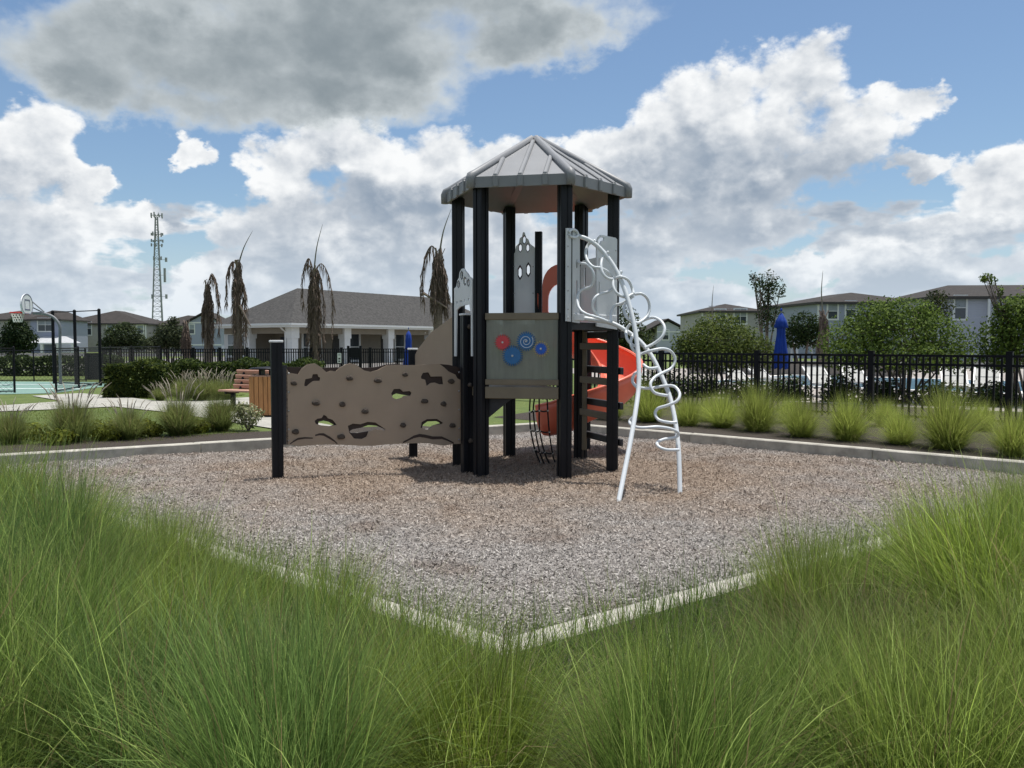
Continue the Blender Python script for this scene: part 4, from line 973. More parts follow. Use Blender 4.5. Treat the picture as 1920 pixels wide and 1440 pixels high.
# --- left bed: fountain grass with pale plumes
LB = []; LP = []
M_plume = mat('grass plume', (0.44, 0.39, 0.31), 0.9, var=0.2, vscale=20, translucent=0.3)
for i in range(3):
    rng = np.random.default_rng(400 + i)
    V, T, C = blades(2400, rng, 0.13, 0.55, 0.85, 0.03, 0.85, 0.20, 0.0034, (0.080, 0.130, 0.026), (0.210, 0.260, 0.070), (0.34, 0.36, 0.14), seg=4, dead=0.10, stray=0.04)
    LB.append(np_mesh('foliage', V, T, M_grass, C)); LP.append(plumes(20, rng, 0.2, 0.98, None).mesh('plumes', M_plume))
def fountain(px, py, s, k, label, pl=True):
    q = G(px, py, ZG); e_ = empty('fountain_grass', (q.x, q.y, ZG), label, 'fountain grass', 'fountain grasses in the left bed')
    rz = random.uniform(0, 6.28)
    place('foliage', LB[k % 3], e_, (q.x, q.y, ZG), rz, (s,) * 3)
    if pl: place('plumes', LP[k % 3], e_, (q.x, q.y, ZG), rz, (s,) * 3)
fountain(135, 828, 0.95, 0, 'tall fountain grass with pale plumes on the lawn edge, left of the others'); fountain(240, 824, 0.72, 1, 'small fountain grass with plumes between two taller ones')
fountain(335, 816, 0.92, 2, 'fountain grass with plumes in front of the curved path'); fountain(412, 808, 0.88, 0, 'round fountain grass next to the bench, without plumes', False)
fountain(20, 832, 0.7, 1, 'fountain grass with plumes at the left edge of the picture')
for i, (x, y, s) in enumerate([(345, 752, 0.85), (375, 752, 0.9), (402, 751, 0.85), (425, 750, 0.8), (300, 752, 0.55)]):
    fountain(x, y, s, i, 'plumed fountain grass in front of the long hedge, ' + ('second from the left', 'third from the left', 'fourth from the left', 'rightmost beside the bench', 'leftmost and smallest')[i])
# low yellowish ground plants in the left bed
def leafy(n, rng, ells, size, c_lo, c_hi, shell=0.55, asp=0.5, up=0.4):
    """leaf faces spread through ellipsoids (cx,cy,cz,rx,ry,rz)"""
    E = np.array(ells, float); vol = E[:, 3] * E[:, 4] * E[:, 5]; pk = rng.choice(len(E), n, p=vol ** .8 / (vol ** .8).sum())
    d = rng.normal(0, 1, (n, 3)); d /= np.linalg.norm(d, axis=1)[:, None]; r_ = shell + (1 - shell) * rng.random(n) ** 0.6
    r_ = np.where(rng.random(n) < 0.16, r_ * rng.uniform(1.0, 1.28, n), r_)
    p = E[pk, :3] + d * r_[:, None] * E[pk, 3:]
    nr = d + rng.normal(0, 0.8, (n, 3)) + np.array([0, 0, up]); nr /= np.linalg.norm(nr, axis=1)[:, None]
    a = np.cross(nr, rng.normal(0, 1, (n, 3))); a /= np.linalg.norm(a, axis=1)[:, None]; b = np.cross(nr, a)
    s = size * rng.uniform(0.6, 1.3, n)[:, None]
    V = np.stack([p - a * s, p + b * s * asp, p + a * s, p - b * s * asp], 1).reshape(-1, 3)
    c = np.array(c_lo) + (np.array(c_hi) - np.array(c_lo)) * rng.random(n)[:, None] ** 1.3
    return V, np.arange(n * 4).reshape(-1, 4), np.repeat(c, 4, 0)
M_leaf = mat('leaf', (0.06, 0.1, 0.03), 0.65, attr='Col', translucent=0.35, spec=0.12)
M_bark = mat('bark', (0.13, 0.105, 0.085), 0.9, var=0.3, vscale=14, bump=0.6, bscale=40)
for i, (px, py, s) in enumerate([(60, 826, .24), (110, 834, .2), (185, 822, .26), (205, 826, .2), (262, 820, .26), (285, 818, .18), (370, 812, .2)]):
    q = G(px, py, ZG); rng = np.random.default_rng(500 + i)
    V, F, C = leafy(420, rng, [(0, 0, s * .55, s * 1.1, s, s * .6)], 0.035, (0.08, 0.10, 0.012), (0.20, 0.22, 0.03), 0.3)
    o = empty('bedding_plant', (q.x, q.y, ZG)); f_ = link('foliage', np_mesh('foliage', V, F, M_leaf, C)); f_.parent = o; f_['kind'] = 'stuff'
    tag(o, 'low yellowish bedding plant %s' % ('far left beside the lawn', 'below the tallest plumes', 'left of the small fountain grass', 'close under the small fountain grass', 'between the two middle fountain grasses', 'right beside the middle fountain grass', 'left of the plumeless round grass')[i], 'bedding plant', 'low plants in the left bed')
# pale variegated shrub by the litter bin
q = G(466, 808, ZG); rng = np.random.default_rng(520); vs_ = empty('variegated_shrub', (q.x, q.y, ZG), 'small shrub with pale variegated leaves below the litter bin', 'shrub')
V, F, C = leafy(520, rng, [(q.x, q.y, ZG + .26, .24, .2, .22), (q.x - .1, q.y, ZG + .36, .14, .14, .14)], 0.042, (0.10, 0.13, 0.04), (0.48, 0.47, 0.30), 0.25, .38)
link('foliage', np_mesh('foliage', V, F, M_leaf, C), vs_)
m = MB()
for k in range(7):
    a = k * .9; m.tube([(q.x, q.y, ZG - .02), (q.x + .12 * math.cos(a), q.y + .12 * math.sin(a), ZG + .22), (q.x + .2 * math.cos(a), q.y + .16 * math.sin(a), ZG + .4)], [.008, .006, .003], 5)
m.build('stem', M_bark, vs_)
# --- trees
def tree(name, label, px, Z, crown, n, size, c_lo, c_hi, cat='tree', group=None, stems=5, spread=0.35, shell=0.45, trunk_r=0.06, base_z=ZG, zc=None, up=0.4, asp=.5, seed=0):
    """crown: ellipsoids as (px, py, rx px, ry px); all at distance Z"""
    b = P(px, 645, Z); base = Vector((b.x, b.y, base_z)); k = Z / FPX; rng = np.random.default_rng(700 + seed)
    e_ = empty(name, base, label, cat, group); E = []
    for i, (x, y, rx, ry) in enumerate(crown):
        c = P(x, y, Z); E.append((c.x, c.y + rng.uniform(-.3, .3) * rx * k, c.z, rx * k, rx * k * 0.85, ry * k))
    V, F, C = leafy(n, rng, E, size, c_lo, c_hi, shell, asp, up)
    link('crown', np_mesh('crown', V, F, M_leaf, C), e_)
    m = MB(); zs = min(c[2] for c in E)
    for s_ in range(stems):
        a = rng.uniform(0, 6.28); c = E[s_ % len(E)]; tip = Vector((c[0] + c[3] * .4 * math.cos(a), c[1] + c[4] * .4 * math.sin(a), c[2] + c[5] * .5))
        foot = base + Vector((math.cos(a), math.sin(a), 0)) * spread * .2 * (stems > 1); mid = foot.lerp(tip, .45) + Vector((rng.uniform(-.1, .1), rng.uniform(-.1, .1), 0)) * spread * 2
        m.tube(catmull([foot - Vector((0, 0, .05)), mid, tip], 4), [trunk_r * (1 - .75 * t / 8) for t in range(9)], 6)
        for q_ in range(4):
            t0 = mid.lerp(tip, rng.uniform(0, .7)); c2 = E[rng.integers(len(E))]; dv = Vector((rng.normal(), rng.normal(), rng.normal() * .6 + .3)).normalized()
            end = Vector((c2[0] + dv.x * c2[3] * .75, c2[1] + dv.y * c2[4] * .75, c2[2] + dv.z * c2[5] * .75)); m.tube([t0, t0.lerp(end, .5) + Vector((0, 0, .05)), end], [trunk_r * .4, trunk_r * .28, trunk_r * .12], 5)
    m.build('trunk', M_bark, e_, smooth=True)
    return e_
G1, G2 = (0.038, 0.070, 0.012), (0.160, 0.225, 0.042)
tree('crape_myrtle', 'broad green multi-stemmed small tree behind the fence, right of the folded blue parasol', 1690, 20.5, [(1690, 625, 110, 55), (1610, 640, 70, 45), (1770, 640, 65, 50), (1700, 590, 75, 35), (1650, 600, 60, 40), (1590, 668, 55, 32), (1790, 668, 42, 32), (1690, 670, 110, 32)], 15000, 0.044, G1, G2, stems=9, spread=1.0, trunk_r=.035, seed=1)
tree('crape_myrtle', 'green multi-stemmed small tree behind the fence, between the loop climber and the blue parasol', 1350, 24.0, [(1340, 640, 65, 40), (1300, 660, 45, 30), (1390, 650, 55, 40), (1350, 612, 50, 25), (1430, 665, 38, 32), (1290, 640, 34, 24), (1340, 672, 80, 26)], 11000, 0.046, (0.040, 0.064, 0.014), (0.155, 0.190, 0.042), stems=9, spread=1.0, trunk_r=.035, seed=2)
tree('crape_myrtle', 'green small tree behind the fence cut by the right edge', 1920, 19.5, [(1915, 620, 60, 60), (1875, 640, 40, 45), (1950, 600, 70, 60), (1900, 580, 40, 25), (1880, 675, 40, 25), (1852, 520, 14, 8), (1862, 527, 9, 9), (1846, 525, 8, 5), (1875, 545, 8, 12)], 10000, 0.044, G1, G2, stems=7, spread=.9, trunk_r=.035, seed=3)
tree('oak_tree', 'dark tree directly behind the loop climber and right post', 1175, 30.0, [(1165, 615, 40, 45), (1150, 640, 45, 40), (1190, 640, 40, 35)], 4500, 0.06, (0.014, 0.028, 0.008), (0.06, 0.085, 0.02), stems=3, trunk_r=.08, seed=4)
tree('sapling', 'tall thin airy tree rising behind the fence left of the blue parasol', 1437, 40.0, [(1437, 560, 22, 35), (1425, 530, 20, 22), (1450, 535, 22, 22), (1440, 595, 28, 30), (1464, 548, 12, 12), (1412, 518, 9, 10), (1445, 512, 9, 9)], 1500, 0.07, (0.012, 0.024, 0.008), (0.05, 0.075, 0.02), stems=6, trunk_r=.06, shell=0.1, seed=5)
tree('oak_tree', 'dark round tree right of the blue folded parasol', 1505, 42.0, [(1505, 612, 32, 28), (1490, 632, 30, 22), (1525, 630, 26, 24)], 3600, 0.075, (0.010, 0.024, 0.009), (0.045, 0.070, 0.02), stems=2, trunk_r=.09, seed=6)
tree('oak_tree', 'leafy tree between the two right houses behind the broad small tree', 1752, 44.0, [(1755, 578, 34, 26), (1730, 590, 30, 20), (1760, 556, 20, 14)], 1500, 0.085, (0.016, 0.026, 0.010), (0.062, 0.075, 0.026), stems=3, trunk_r=.08, seed=8, shell=.2)
tree('oak_tree', 'dark tree left of the basketball pole at the left edge', 32, 42.0, [(30, 625, 28, 26), (20, 645, 26, 22), (48, 640, 22, 22), (32, 603, 14, 12)], 4200, 0.075, (0.010, 0.024, 0.010), (0.045, 0.068, 0.022), stems=2, trunk_r=.08, seed=9)
tree('oak_tree', 'round grey-green tree in front of the middle left house', 232, 60.0, [(232, 630, 34, 22), (210, 645, 24, 14), (255, 643, 24, 16), (235, 613, 16, 10)], 4200, 0.10, (0.018, 0.032, 0.014), (0.070, 0.092, 0.034), stems=2, trunk_r=.1, seed=10)
tree('oak_tree', 'airy grey-green tree right of the round one, left of the palms', 318, 58.0, [(318, 628, 30, 24), (295, 645, 26, 14), (335, 642, 20, 18), (325, 604, 12, 12)], 3400, 0.10, (0.022, 0.034, 0.016), (0.075, 0.090, 0.040), stems=3, trunk_r=.08, shell=.2, seed=11)
# --- hedges
def hedge(label, px0, px1, py_b, py_t, Z, depth, n, c_lo, c_hi, size=0.05, seed=0, group='clipped hedges'):
    a, b = P(px0, 645, Z), P(px1, 645, Z); h = CAMZ + (645 - py_t) * Z / FPX - ZG; rng = np.random.default_rng(900 + seed)
    e_ = empty('hedge', ((a.x + b.x) / 2, a.y, ZG), label, 'hedge', group)
    w_ = b.x - a.x; f = rng.integers(0, 5, n); u = rng.random(n); v = rng.random(n); t = rng.random(n)
    p = np.zeros((n, 3)); p[:, 0] = a.x + w_ * u; p[:, 1] = Z + depth * v; p[:, 2] = ZG + h * (1 - t ** 1.0)
    p[f == 0, 1] = Z; p[f == 1, 1] = Z; p[f == 2, 2] = ZG + h; p[f == 3, 0] = np.where(u[f == 3] < .5, a.x, b.x)
    wob = 0.07 * np.sin(p[:, 0] * 3.1 + seed) + 0.05 * np.sin(p[:, 0] * 7.3 + p[:, 2] * 5)
    p[:, 2] += np.where(f == 2, wob, 0); p[:, 1] += np.where((f == 0) | (f == 1), wob, 0)
    p += rng.normal(0, 0.03, (n, 3)); p[:, 2] = np.maximum(p[:, 2], ZG + .03)
    nr = rng.normal(0, 1, (n, 3)) + np.array([0, -.5, .6]); nr /= np.linalg.norm(nr, axis=1)[:, None]
    aa = np.cross(nr, rng.normal(0, 1, (n, 3))); aa /= np.linalg.norm(aa, axis=1)[:, None]; bb = np.cross(nr, aa); s = size * rng.uniform(.6, 1.3, n)[:, None]
    V = np.stack([p - aa * s, p + bb * s * .55, p + aa * s, p - bb * s * .55], 1).reshape(-1, 3); c = np.array(c_lo) + (np.array(c_hi) - np.array(c_lo)) * rng.random(n)[:, None] ** 1.4
    link('foliage', np_mesh('foliage', V, np.arange(n * 4).reshape(-1, 4), M_leaf, np.repeat(c, 4, 0)), e_)
    m = MB()
    for k in range(max(3, int(w_ / .5))):
        x = a.x + .2 + (w_ - .4) * k / max(1, int(w_ / .5) - 1); m.tube([(x, Z + depth / 2, ZG - .05), (x + .05, Z + depth / 2, ZG + h * .5), (x - .1, Z + depth / 2, ZG + h * .85)], [.02, .015, .006], 5)
    m.build('stem', M_bark, e_)
HG1, HG2 = (0.016, 0.032, 0.008), (0.085, 0.115, 0.022)
hedge('short clipped hedge at the corner of the court, nearest the camera', 196, 300, 745, 686, 22.5, 1.2, 7000, HG1, (0.10, 0.125, 0.024), seed=1)
hedge('long clipped hedge behind the bench, in front of the pool fence', 322, 590, 735, 682, 25.5, 1.2, 13000, HG1, HG2, seed=2)
hedge('far hedge behind the basketball court', -120, 200, 712, 672, 38, 1.6, 9000, (0.016, 0.030, 0.010), (0.055, 0.078, 0.022), .075, seed=3)
# shrubs along the foot of the right fence, inside the pool side
for i, (px, Z, w_, h_) in enumerate([(1240, 24, 40, 26), (1310, 23, 45, 22), (1405, 22, 40, 20), (1480, 21.5, 35, 22), (1575, 21, 30, 26), (1655, 20.5, 40, 24), (1760, 19.8, 45, 22), (1860, 19.5, 40, 24)]):
    gy = 645 + (CAMZ - ZG) * FPX / Z; rng = np.random.default_rng(960 + i); c = P(px, gy - h_ * .6, Z); k = Z / FPX
    o_e = empty('shrub', (c.x, c.y, ZG), '%s loose green shrub behind the fence pickets, counted from the loop climber' % ('first', 'second', 'third', 'fourth', 'fifth', 'sixth', 'seventh', 'eighth')[i], 'shrub', 'shrubs inside the right fence')
    V, F, C = leafy(1700, rng, [(c.x, c.y, c.z, w_ * k * 1.3, w_ * k * .7, h_ * k * 1.5)], .05, (0.018, 0.034, 0.010), (0.090, 0.12, 0.030), .1); link('foliage', np_mesh('foliage', V, F, M_leaf, C), o_e)
    m = MB()
    for s_ in range(4): m.tube([(c.x, c.y, ZG - .03), (c.x + rng.uniform(-.2, .2), c.y, ZG + .3), (c.x + rng.uniform(-.4, .4), c.y, ZG + .6)], [.012, .009, .004], 4)
    m.build('stem', M_bark, o_e)

# ------------------------------------------------------------------ fences
def picket_fence(label, stations, h, gap, group=None, z=ZG, pw=0.017, qw=0.05):
    """black picket fence through post positions (2D); every post, rail and picket is its own part"""
    c = sum((Vector(s_) for s_ in stations), Vector((0, 0))) / len(stations)
    e_ = empty('picket_fence', (c.x, c.y, z), label, 'fence', group)
    pm_ = MB().box((0, 0, h / 2 + 0.02), (qw, qw, h / 2 + 0.04)).box((0, 0, h + 0.065), (qw + .005, qw + .005, 0.008)).mesh('fence_post', M_black)
    pk = MB().box((0, 0, h / 2 + 0.02), (pw, pw * .8, h / 2 - 0.03)).mesh('picket', M_black)
    for s_ in stations:
        a = stations[0]; b = stations[-1]; place('fence_post', pm_, e_, (s_[0], s_[1], z), math.atan2(b[1] - a[1], b[0] - a[0]))
    for a, b in zip(stations, stations[1:]):
        a, b = Vector(a), Vector(b); d = b - a; L = d.length; an = math.atan2(d.y, d.x)
        for zr in (h - 0.012, h - 0.175, 0.12):
            MB().bar(V3(a + d / L * .034, z + zr), V3(b - d / L * .034, z + zr), 0.036, 0.042).build('rail', M_black, e_)
        n = max(2, round(L / gap))
        for k in range(1, n): 
            p = a + d * (k / n); place('picket', pk, e_, (p.x, p.y, z), an)
# right pool fence, parallel to the back right kerb
f_d = (Vector((-1790.0, 1580.0))).normalized()
Y1 = 14.4; F0 = Vector((0.5905 * Y1, Y1)); fs_ = 0.159 * Y1
st = [F0 + f_d * (fs_ * k) for k in range(-1, 7)]
picket_fence('black picket fence along the pool terrace on the right', st, 1.25, 0.116)
# far pool fence in front of the clubhouse
xs = [195, 246, 298, 362, 412, 463, 524, 585, 640, 694, 745, 800]
picket_fence('black picket fence in front of the clubhouse and palms', [P(x, 645, 42.5 + 2.0 * (x - 195) / 600).to_2d() for x in xs], 1.20, 0.118, pw=.026, qw=.07)
# gate panel and sign on the far fence
def solid_gate():
    a, b = P(653, 645, 43.4).to_2d(), P(676, 645, 43.5).to_2d(); e_ = empty('fence_gate', V3((a + b) / 2, ZG), 'dark metal gate with lock plate in the far pool fence', 'gate')
    for p in (a, b): MB().box(V3(p, ZG + .68), (.06, .06, .68)).build('gate_post', M_black, e_)
    MB().bar(V3(a, ZG + 1.0), V3(b, ZG + 1.0), .03, .5).build('lock_plate', M_black, e_); MB().bar(V3(a, ZG + .3), V3(b, ZG + .3), .03, .05).build('rail', M_black, e_)
solid_gate()
def sign():
    e_ = empty('notice_sign', P(636, 672, 43.2), 'small white notice with dark printing on the far pool fence', 'sign'); Z = 43.2
    M_sg = mat('sign white', (0.7, 0.7, 0.68), .5, var=.05); a, b = P(632.5, 662, Z), P(640, 680.5, Z)
    MB().box((a + b) / 2, (abs(b.x - a.x) / 2, .006, abs(b.z - a.z) / 2)).build('sign_board', M_sg, e_)
    for k, (y0, y1, x0, x1) in enumerate([(665, 666, 634, 638.5), (671, 674, 634.5, 638), (676, 678.5, 634.5, 638)]):
        c0, c1 = P(x0, y0, Z - .012), P(x1, y1, Z - .012); MB().box((c0 + c1) / 2, (abs(c1.x - c0.x) / 2, .003, abs(c1.z - c0.z) / 2)).build('print_block', M_core, e_)
sign()
# chain link fence of the court
M_wire = mat('black vinyl wire', (0.012, 0.013, 0.013), 0.5, var=.1)
def chain_link(label, stations, h, mids=False, wires=True, name='chain_link_fence', pr=0.032, pitch=0.14):
    c = sum((Vector(s_) for s_ in stations), Vector((0, 0))) / len(stations); e_ = empty(name, V3(c, ZG), label, 'fence')
    for s_ in stations: MB().tube([V3(s_, ZG - .1), V3(s_, ZG + h + .04), V3(s_, ZG + h + .07)], [pr, pr, pr * .3], 8).build('fence_post', M_black, e_)
    for a, b in zip(stations, stations[1:]):
        a, b = Vector(a), Vector(b); d = b - a; L = d.length
        for z_ in (h, 0.06): MB().tube([V3(a, ZG + z_), V3(b, ZG + z_)], .02, 6).build('rail', M_black, e_)
        if wires:
            m = MB(); u = -h
            while u < L:
                for sg in (1, -1):
                    p0, p1 = (u, 0), (u + h, h)
                    if p0[0] < 0: p0 = (0, -u)
                    if p1[0] > L: p1 = (L, L - u)
                    if p1[0] > p0[0]:
                        z0_, z1_ = (p0[1], p1[1]) if sg > 0 else (h - p0[1], h - p1[1])
                        m.bar(V3(a + d * p0[0] / L, ZG + z0_), V3(a + d * p1[0] / L, ZG + z1_), .0045, .0045)
                u += pitch
            m.build('wire_mesh', M_wire, e_)['kind'] = 'stuff'
chain_link('low black chain link fence left of the court opening', [P(-130, 645, 24.4).to_2d(), P(-50, 645, 24.6).to_2d(), P(25, 645, 24.9).to_2d()], 1.32)
chain_link('low black chain link fence right of the court opening, running back to the pool fence', [P(103, 645, 24.9).to_2d(), P(146, 645, 27.5).to_2d(), P(206, 645, 32).to_2d(), P(246, 645, 36).to_2d(), P(300, 645, 42).to_2d()], 1.32)
chain_link('low chain link fence along the far side of the court', [P(-90, 645, 32).to_2d(), P(-10, 645, 32.2).to_2d(), P(62, 645, 32.4).to_2d(), P(160, 645, 32.6).to_2d()], 1.20, pr=.024)
chain_link('tall black ball stop fence posts at the end of the court', [P(100, 645, 30.6).to_2d(), P(141, 645, 29.9).to_2d(), P(187, 645, 29.0).to_2d()], 2.60, wires=False, name='ball_stop_fence', pr=.055)
e_ = empty('wind_screen', P(175, 712, 34.0), 'dark solid windscreen panel behind the tall court posts', 'screen')
a, b = P(159, 662, 34), P(192, 712, 34); MB().box((a + b) / 2, ((b.x - a.x) / 2, .02, (a.z - b.z) / 2)).build('fabric', mat('screen cloth', (0.014, 0.015, 0.02), .9, var=.2, vscale=5), e_)
for x in (159, 192): q = P(x, 645, 34.05); MB().tube([(q.x, q.y, ZG - .05), (q.x, q.y, ZG + 1.3)], .03, 6).build('screen_post', M_black, e_)
# ------------------------------------------------------------------ basketball hoop
M_galv = mat('galvanised steel', (0.17, 0.18, 0.19), 0.6, metal=.2, var=.12, vscale=5)
def hoop():
    Z = 30.0; b = P(112, 645, Z); e_ = empty('basketball_hoop', (b.x, b.y, ZG), 'basketball hoop on a bent grey pole at the green court', 'basketball hoop')
    pole = [(b.x, b.y, ZG - .1), (b.x, b.y, 1.2), tuple(P(112.5, 625, Z)), tuple(P(112, 612, Z)), tuple(P(108, 603, Z)), tuple(P(99, 594, Z)), tuple(P(84, 588.5, Z)), tuple(P(62, 587, Z))]
    MB().tube(catmull(pole, 5), .05, 10).build('pole', M_galv, e_, smooth=True)
    for q in ((61, 566, 83, 585), (62, 577, 86, 588.5)): MB().tube([P(q[0], q[1], Z - .05), P(q[2], q[3], Z)], .022, 6).build('brace', M_galv, e_)
    # fan shaped backboard facing left and a little towards the camera
    c = P(50.5, 588, Z); ex = Vector((-0.216, 0.976, 0)); n_ = Vector((-0.976, -0.216, 0)); ey = Vector((0, 0, 1)); wd, ht = .62, .70
    out_ = [(-.30, -.02), (.30, -.02), (.52, .10), (.60, .28)] + [(.60 * math.cos(R(t)), .30 + .40 * math.sin(R(t))) for t in range(10, 180, 12)] + [(-.60, .28), (-.52, .10)]
    M_bb = mat('backboard white', (0.68, 0.70, 0.71), .4, var=.04); bb = MB().sheet(out_, [], c, ex, ey, n_, -.02, .02).build('backboard', M_bb, e_)
    sq_ = [(-.27, .12), (.27, .12), (.27, .50), (-.27, .50)]; M_ln = mat('backboard line', (0.12, 0.13, 0.2), .5, var=.1)
    for t0, t1 in ((.021, .026), (-.026, -.021)):
        MB().sheet(sq_, [[(-.23, .16), (.23, .16), (.23, .46), (-.23, .46)]], c, ex, ey, n_, t0, t1).build('target_square', M_ln, bb)
        MB().sheet(out_, [[(x * .94, .3 + (y - .3) * .92) for x, y in out_]], c, ex, ey, n_, t0, t1).build('edge_line', M_ln, bb)
    M_rim = mat('rim red', (0.50, 0.03, 0.025), .4, var=.1); rc = c + n_ * .30 + Vector((0, 0, .03))
    ringp = [rc + ex * .23 * math.cos(t) + n_ * .23 * math.sin(t) for t in np.linspace(0, 2 * math.pi, 25)]
    rim = MB().tube(ringp, .028, 6, cap=False).bar(c + Vector((0, 0, .03)), rc - n_ * .2 + Vector((0, 0, 0)), .16, .05).build('rim', M_rim, e_)
    MB().bar(c + n_ * .03 + Vector((0, 0, .05)), c + n_ * .06 + Vector((0, 0, .0)), .5, .12, up=(0, 0, 1)).build('rim_bracket', M_rim, e_)
    m = MB(); k = 12
    for i in range(k):
        for sg in (1, -1):
            q = []
            for j in range(5):
                th = 2 * math.pi * (i + sg * j * .5) / k; rr_ = .225 * (1 - .4 * (j / 4) ** .7); q.append(rc + ex * rr_ * math.cos(th) + n_ * rr_ * math.sin(th) - Vector((0, 0, .085 * j)))
            m.tube(q, .008, 4, cap=False)
    m.build('net', mat('net cord', (0.62, 0.62, 0.58), .8, var=.1), e_)
hoop()
# ------------------------------------------------------------------ bench and litter bin
M_plank = mat('reddish plank', (0.40, 0.225, 0.165), .6, var=.15, vscale=6, stretch=(1, 1, 8), bump=.15, bscale=60)
M_slat = mat('cedar slat', (0.46, 0.215, 0.082), .6, var=.18, vscale=5, stretch=(4, 4, .6), bump=.15, bscale=60)
def bench():
    a = P(436, 740, 18.6); b = P(520, 740, 18.0); d = (b - a); d.z = 0; d.normalize(); nb = Vector((d.y, -d.x, 0)); nb = nb if nb.y < 0 else -nb
    o = Vector((a.x, a.y, ZG)); L = 1.5; e_ = empty('bench', o + d * L / 2, 'bench of reddish planks beside the litter bin, facing the play area', 'bench')
    for k in range(3): MB().box(o + d * L / 2 + nb * (.08 + .14 * k) + Vector((0, 0, .44)), (L / 2, .062, .02), Matrix.Rotation(math.atan2(d.y, d.x), 3, 'Z')).build('seat_plank', M_plank, e_, bevel=.006)
    for k in range(4):
        z = .52 + .105 * k; MB().box(o + d * L / 2 - nb * (.04 + .035 * k) + Vector((0, 0, z)), (L / 2, .02, .045), Matrix.Rotation(math.atan2(d.y, d.x), 3, 'Z') @ Matrix.Rotation(.3, 3, 'X')).build('back_plank', M_plank, e_, bevel=.006)
    for t in (.22, L - .22):
        f = o + d * t
        MB().bar(f + nb * .2, f + nb * .2 + Vector((0, 0, .42)), .09, .09).bar(f + nb * .05 + Vector((0, 0, .40)), f + nb * .42 + Vector((0, 0, .40)), .06, .05).build('leg', M_black, e_)
        MB().bar(f + Vector((0, 0, .40)), f - nb * .16 + Vector((0, 0, .88)), .05, .04).build('back_support', M_black, e_)
bench()
def bin_():
    q = G(491, 783, ZG); q = Vector((q.x + .05, q.y + .22, ZG)); e_ = empty('litter_bin', q, 'square litter bin of upright orange-brown slats with a black lid', 'litter bin'); hw = .27; h = .80
    MB().box(q + Vector((0, 0, h / 2)), (hw - .03, hw - .03, h / 2 - .01)).build('liner', M_black, e_)
    for s_ in range(4):
        a_ = s_ * math.pi / 2; n_ = Vector((math.cos(a_), math.sin(a_), 0)); t_ = Vector((-n_.y, n_.x, 0))
        for k in range(6): MB().box(q + n_ * hw + t_ * (-hw + .045 + .09 * k) + Vector((0, 0, h / 2 + .03)), (.012, .040, h / 2 - .02), Matrix.Rotation(a_, 3, 'Z')).build('slat', M_slat, e_, bevel=.004)
    MB().box(q + Vector((0, 0, h + .02)), (hw + .01, hw + .01, .012)).build('top_rim', M_plank, e_)
    MB().box(q + Vector((-.1, 0, h + .09)), (.02, .15, .06)).box(q + Vector((.1, 0, h + .09)), (.02, .15, .06)).build('lid_support', M_black, e_)
    MB().lathe(q + Vector((0, 0, h + .15)), [(.34, 0), (.345, .012), (.30, .03), (.02, .05)], 20).build('lid', M_black, e_, smooth=True)
bin_()
# ------------------------------------------------------------------ folded parasols
M_blue = mat('blue canvas', (0.006, 0.045, 0.30), .75, var=.2, vscale=6, bump=.3, bscale=20)
def parasol(px, Z, py_top, py_skirt, rpx, label, tiers=True):
    b = P(px, 645, Z); k = Z / FPX; e_ = empty('folded_parasol', (b.x, b.y, ZG), label, 'parasol', 'folded blue parasols')
    zt = CAMZ + (645 - py_top) * k; zs = CAMZ + (645 - py_skirt) * k; r_ = rpx * k; H = zt - zs
    MB().tube([(b.x, b.y, ZG), (b.x, b.y, zt + .05)], .022, 8).build('pole', M_galv, e_)
    def cone(prof, name, ph):
        n = 32; vs = []; fs = []
        for (f, t) in prof:
            for q in range(n):
                a_ = 2 * math.pi * q / n; w_ = 1 + .22 * math.cos(8 * a_ + ph + t * 2) * min(1, t * 3); vs.append((b.x + f * r_ * w_ * math.cos(a_), b.y + f * r_ * w_ * math.sin(a_), zt - H * t + (0.04 * math.cos(8 * a_) if t > .9 else 0)))
        for j in range(len(prof) - 1):
            for q in range(n): a_ = j * n + q; b_ = j * n + (q + 1) % n; fs.append((a_, b_, b_ + n, a_ + n))
        m = MB(); m.v = vs; m.f = fs; m.build(name, M_blue, e_, smooth=True)
    cone([(.06, .03), (.35, .08), (.55, .15), (.62, .27), (.60, .40), (.78, .6), (1.0, .8), (1.2, 1.0)], 'canopy', 0)
    if tiers: cone([(.05, 0), (.35, .05), (.75, .14), (1.0, .27), (.9, .275)], 'top_vent', .6)
    MB().lathe((b.x, b.y, zt + .03), [(.02, 0), (.03, .03), (.025, .06), (.005, .09)], 8).build('finial', M_blue, e_)
    MB().lathe((b.x, b.y, ZG), [(.28, 0), (.28, .05), (.05, .09), (.04, .3)], 12).build('base', M_black, e_)
parasol(1464, 23.0, 586, 690, 11.5, 'large folded blue parasol behind the right fence')
parasol(766, 46.0, 618, 690, 8.5, 'small folded blue parasol in front of the clubhouse porch', False)
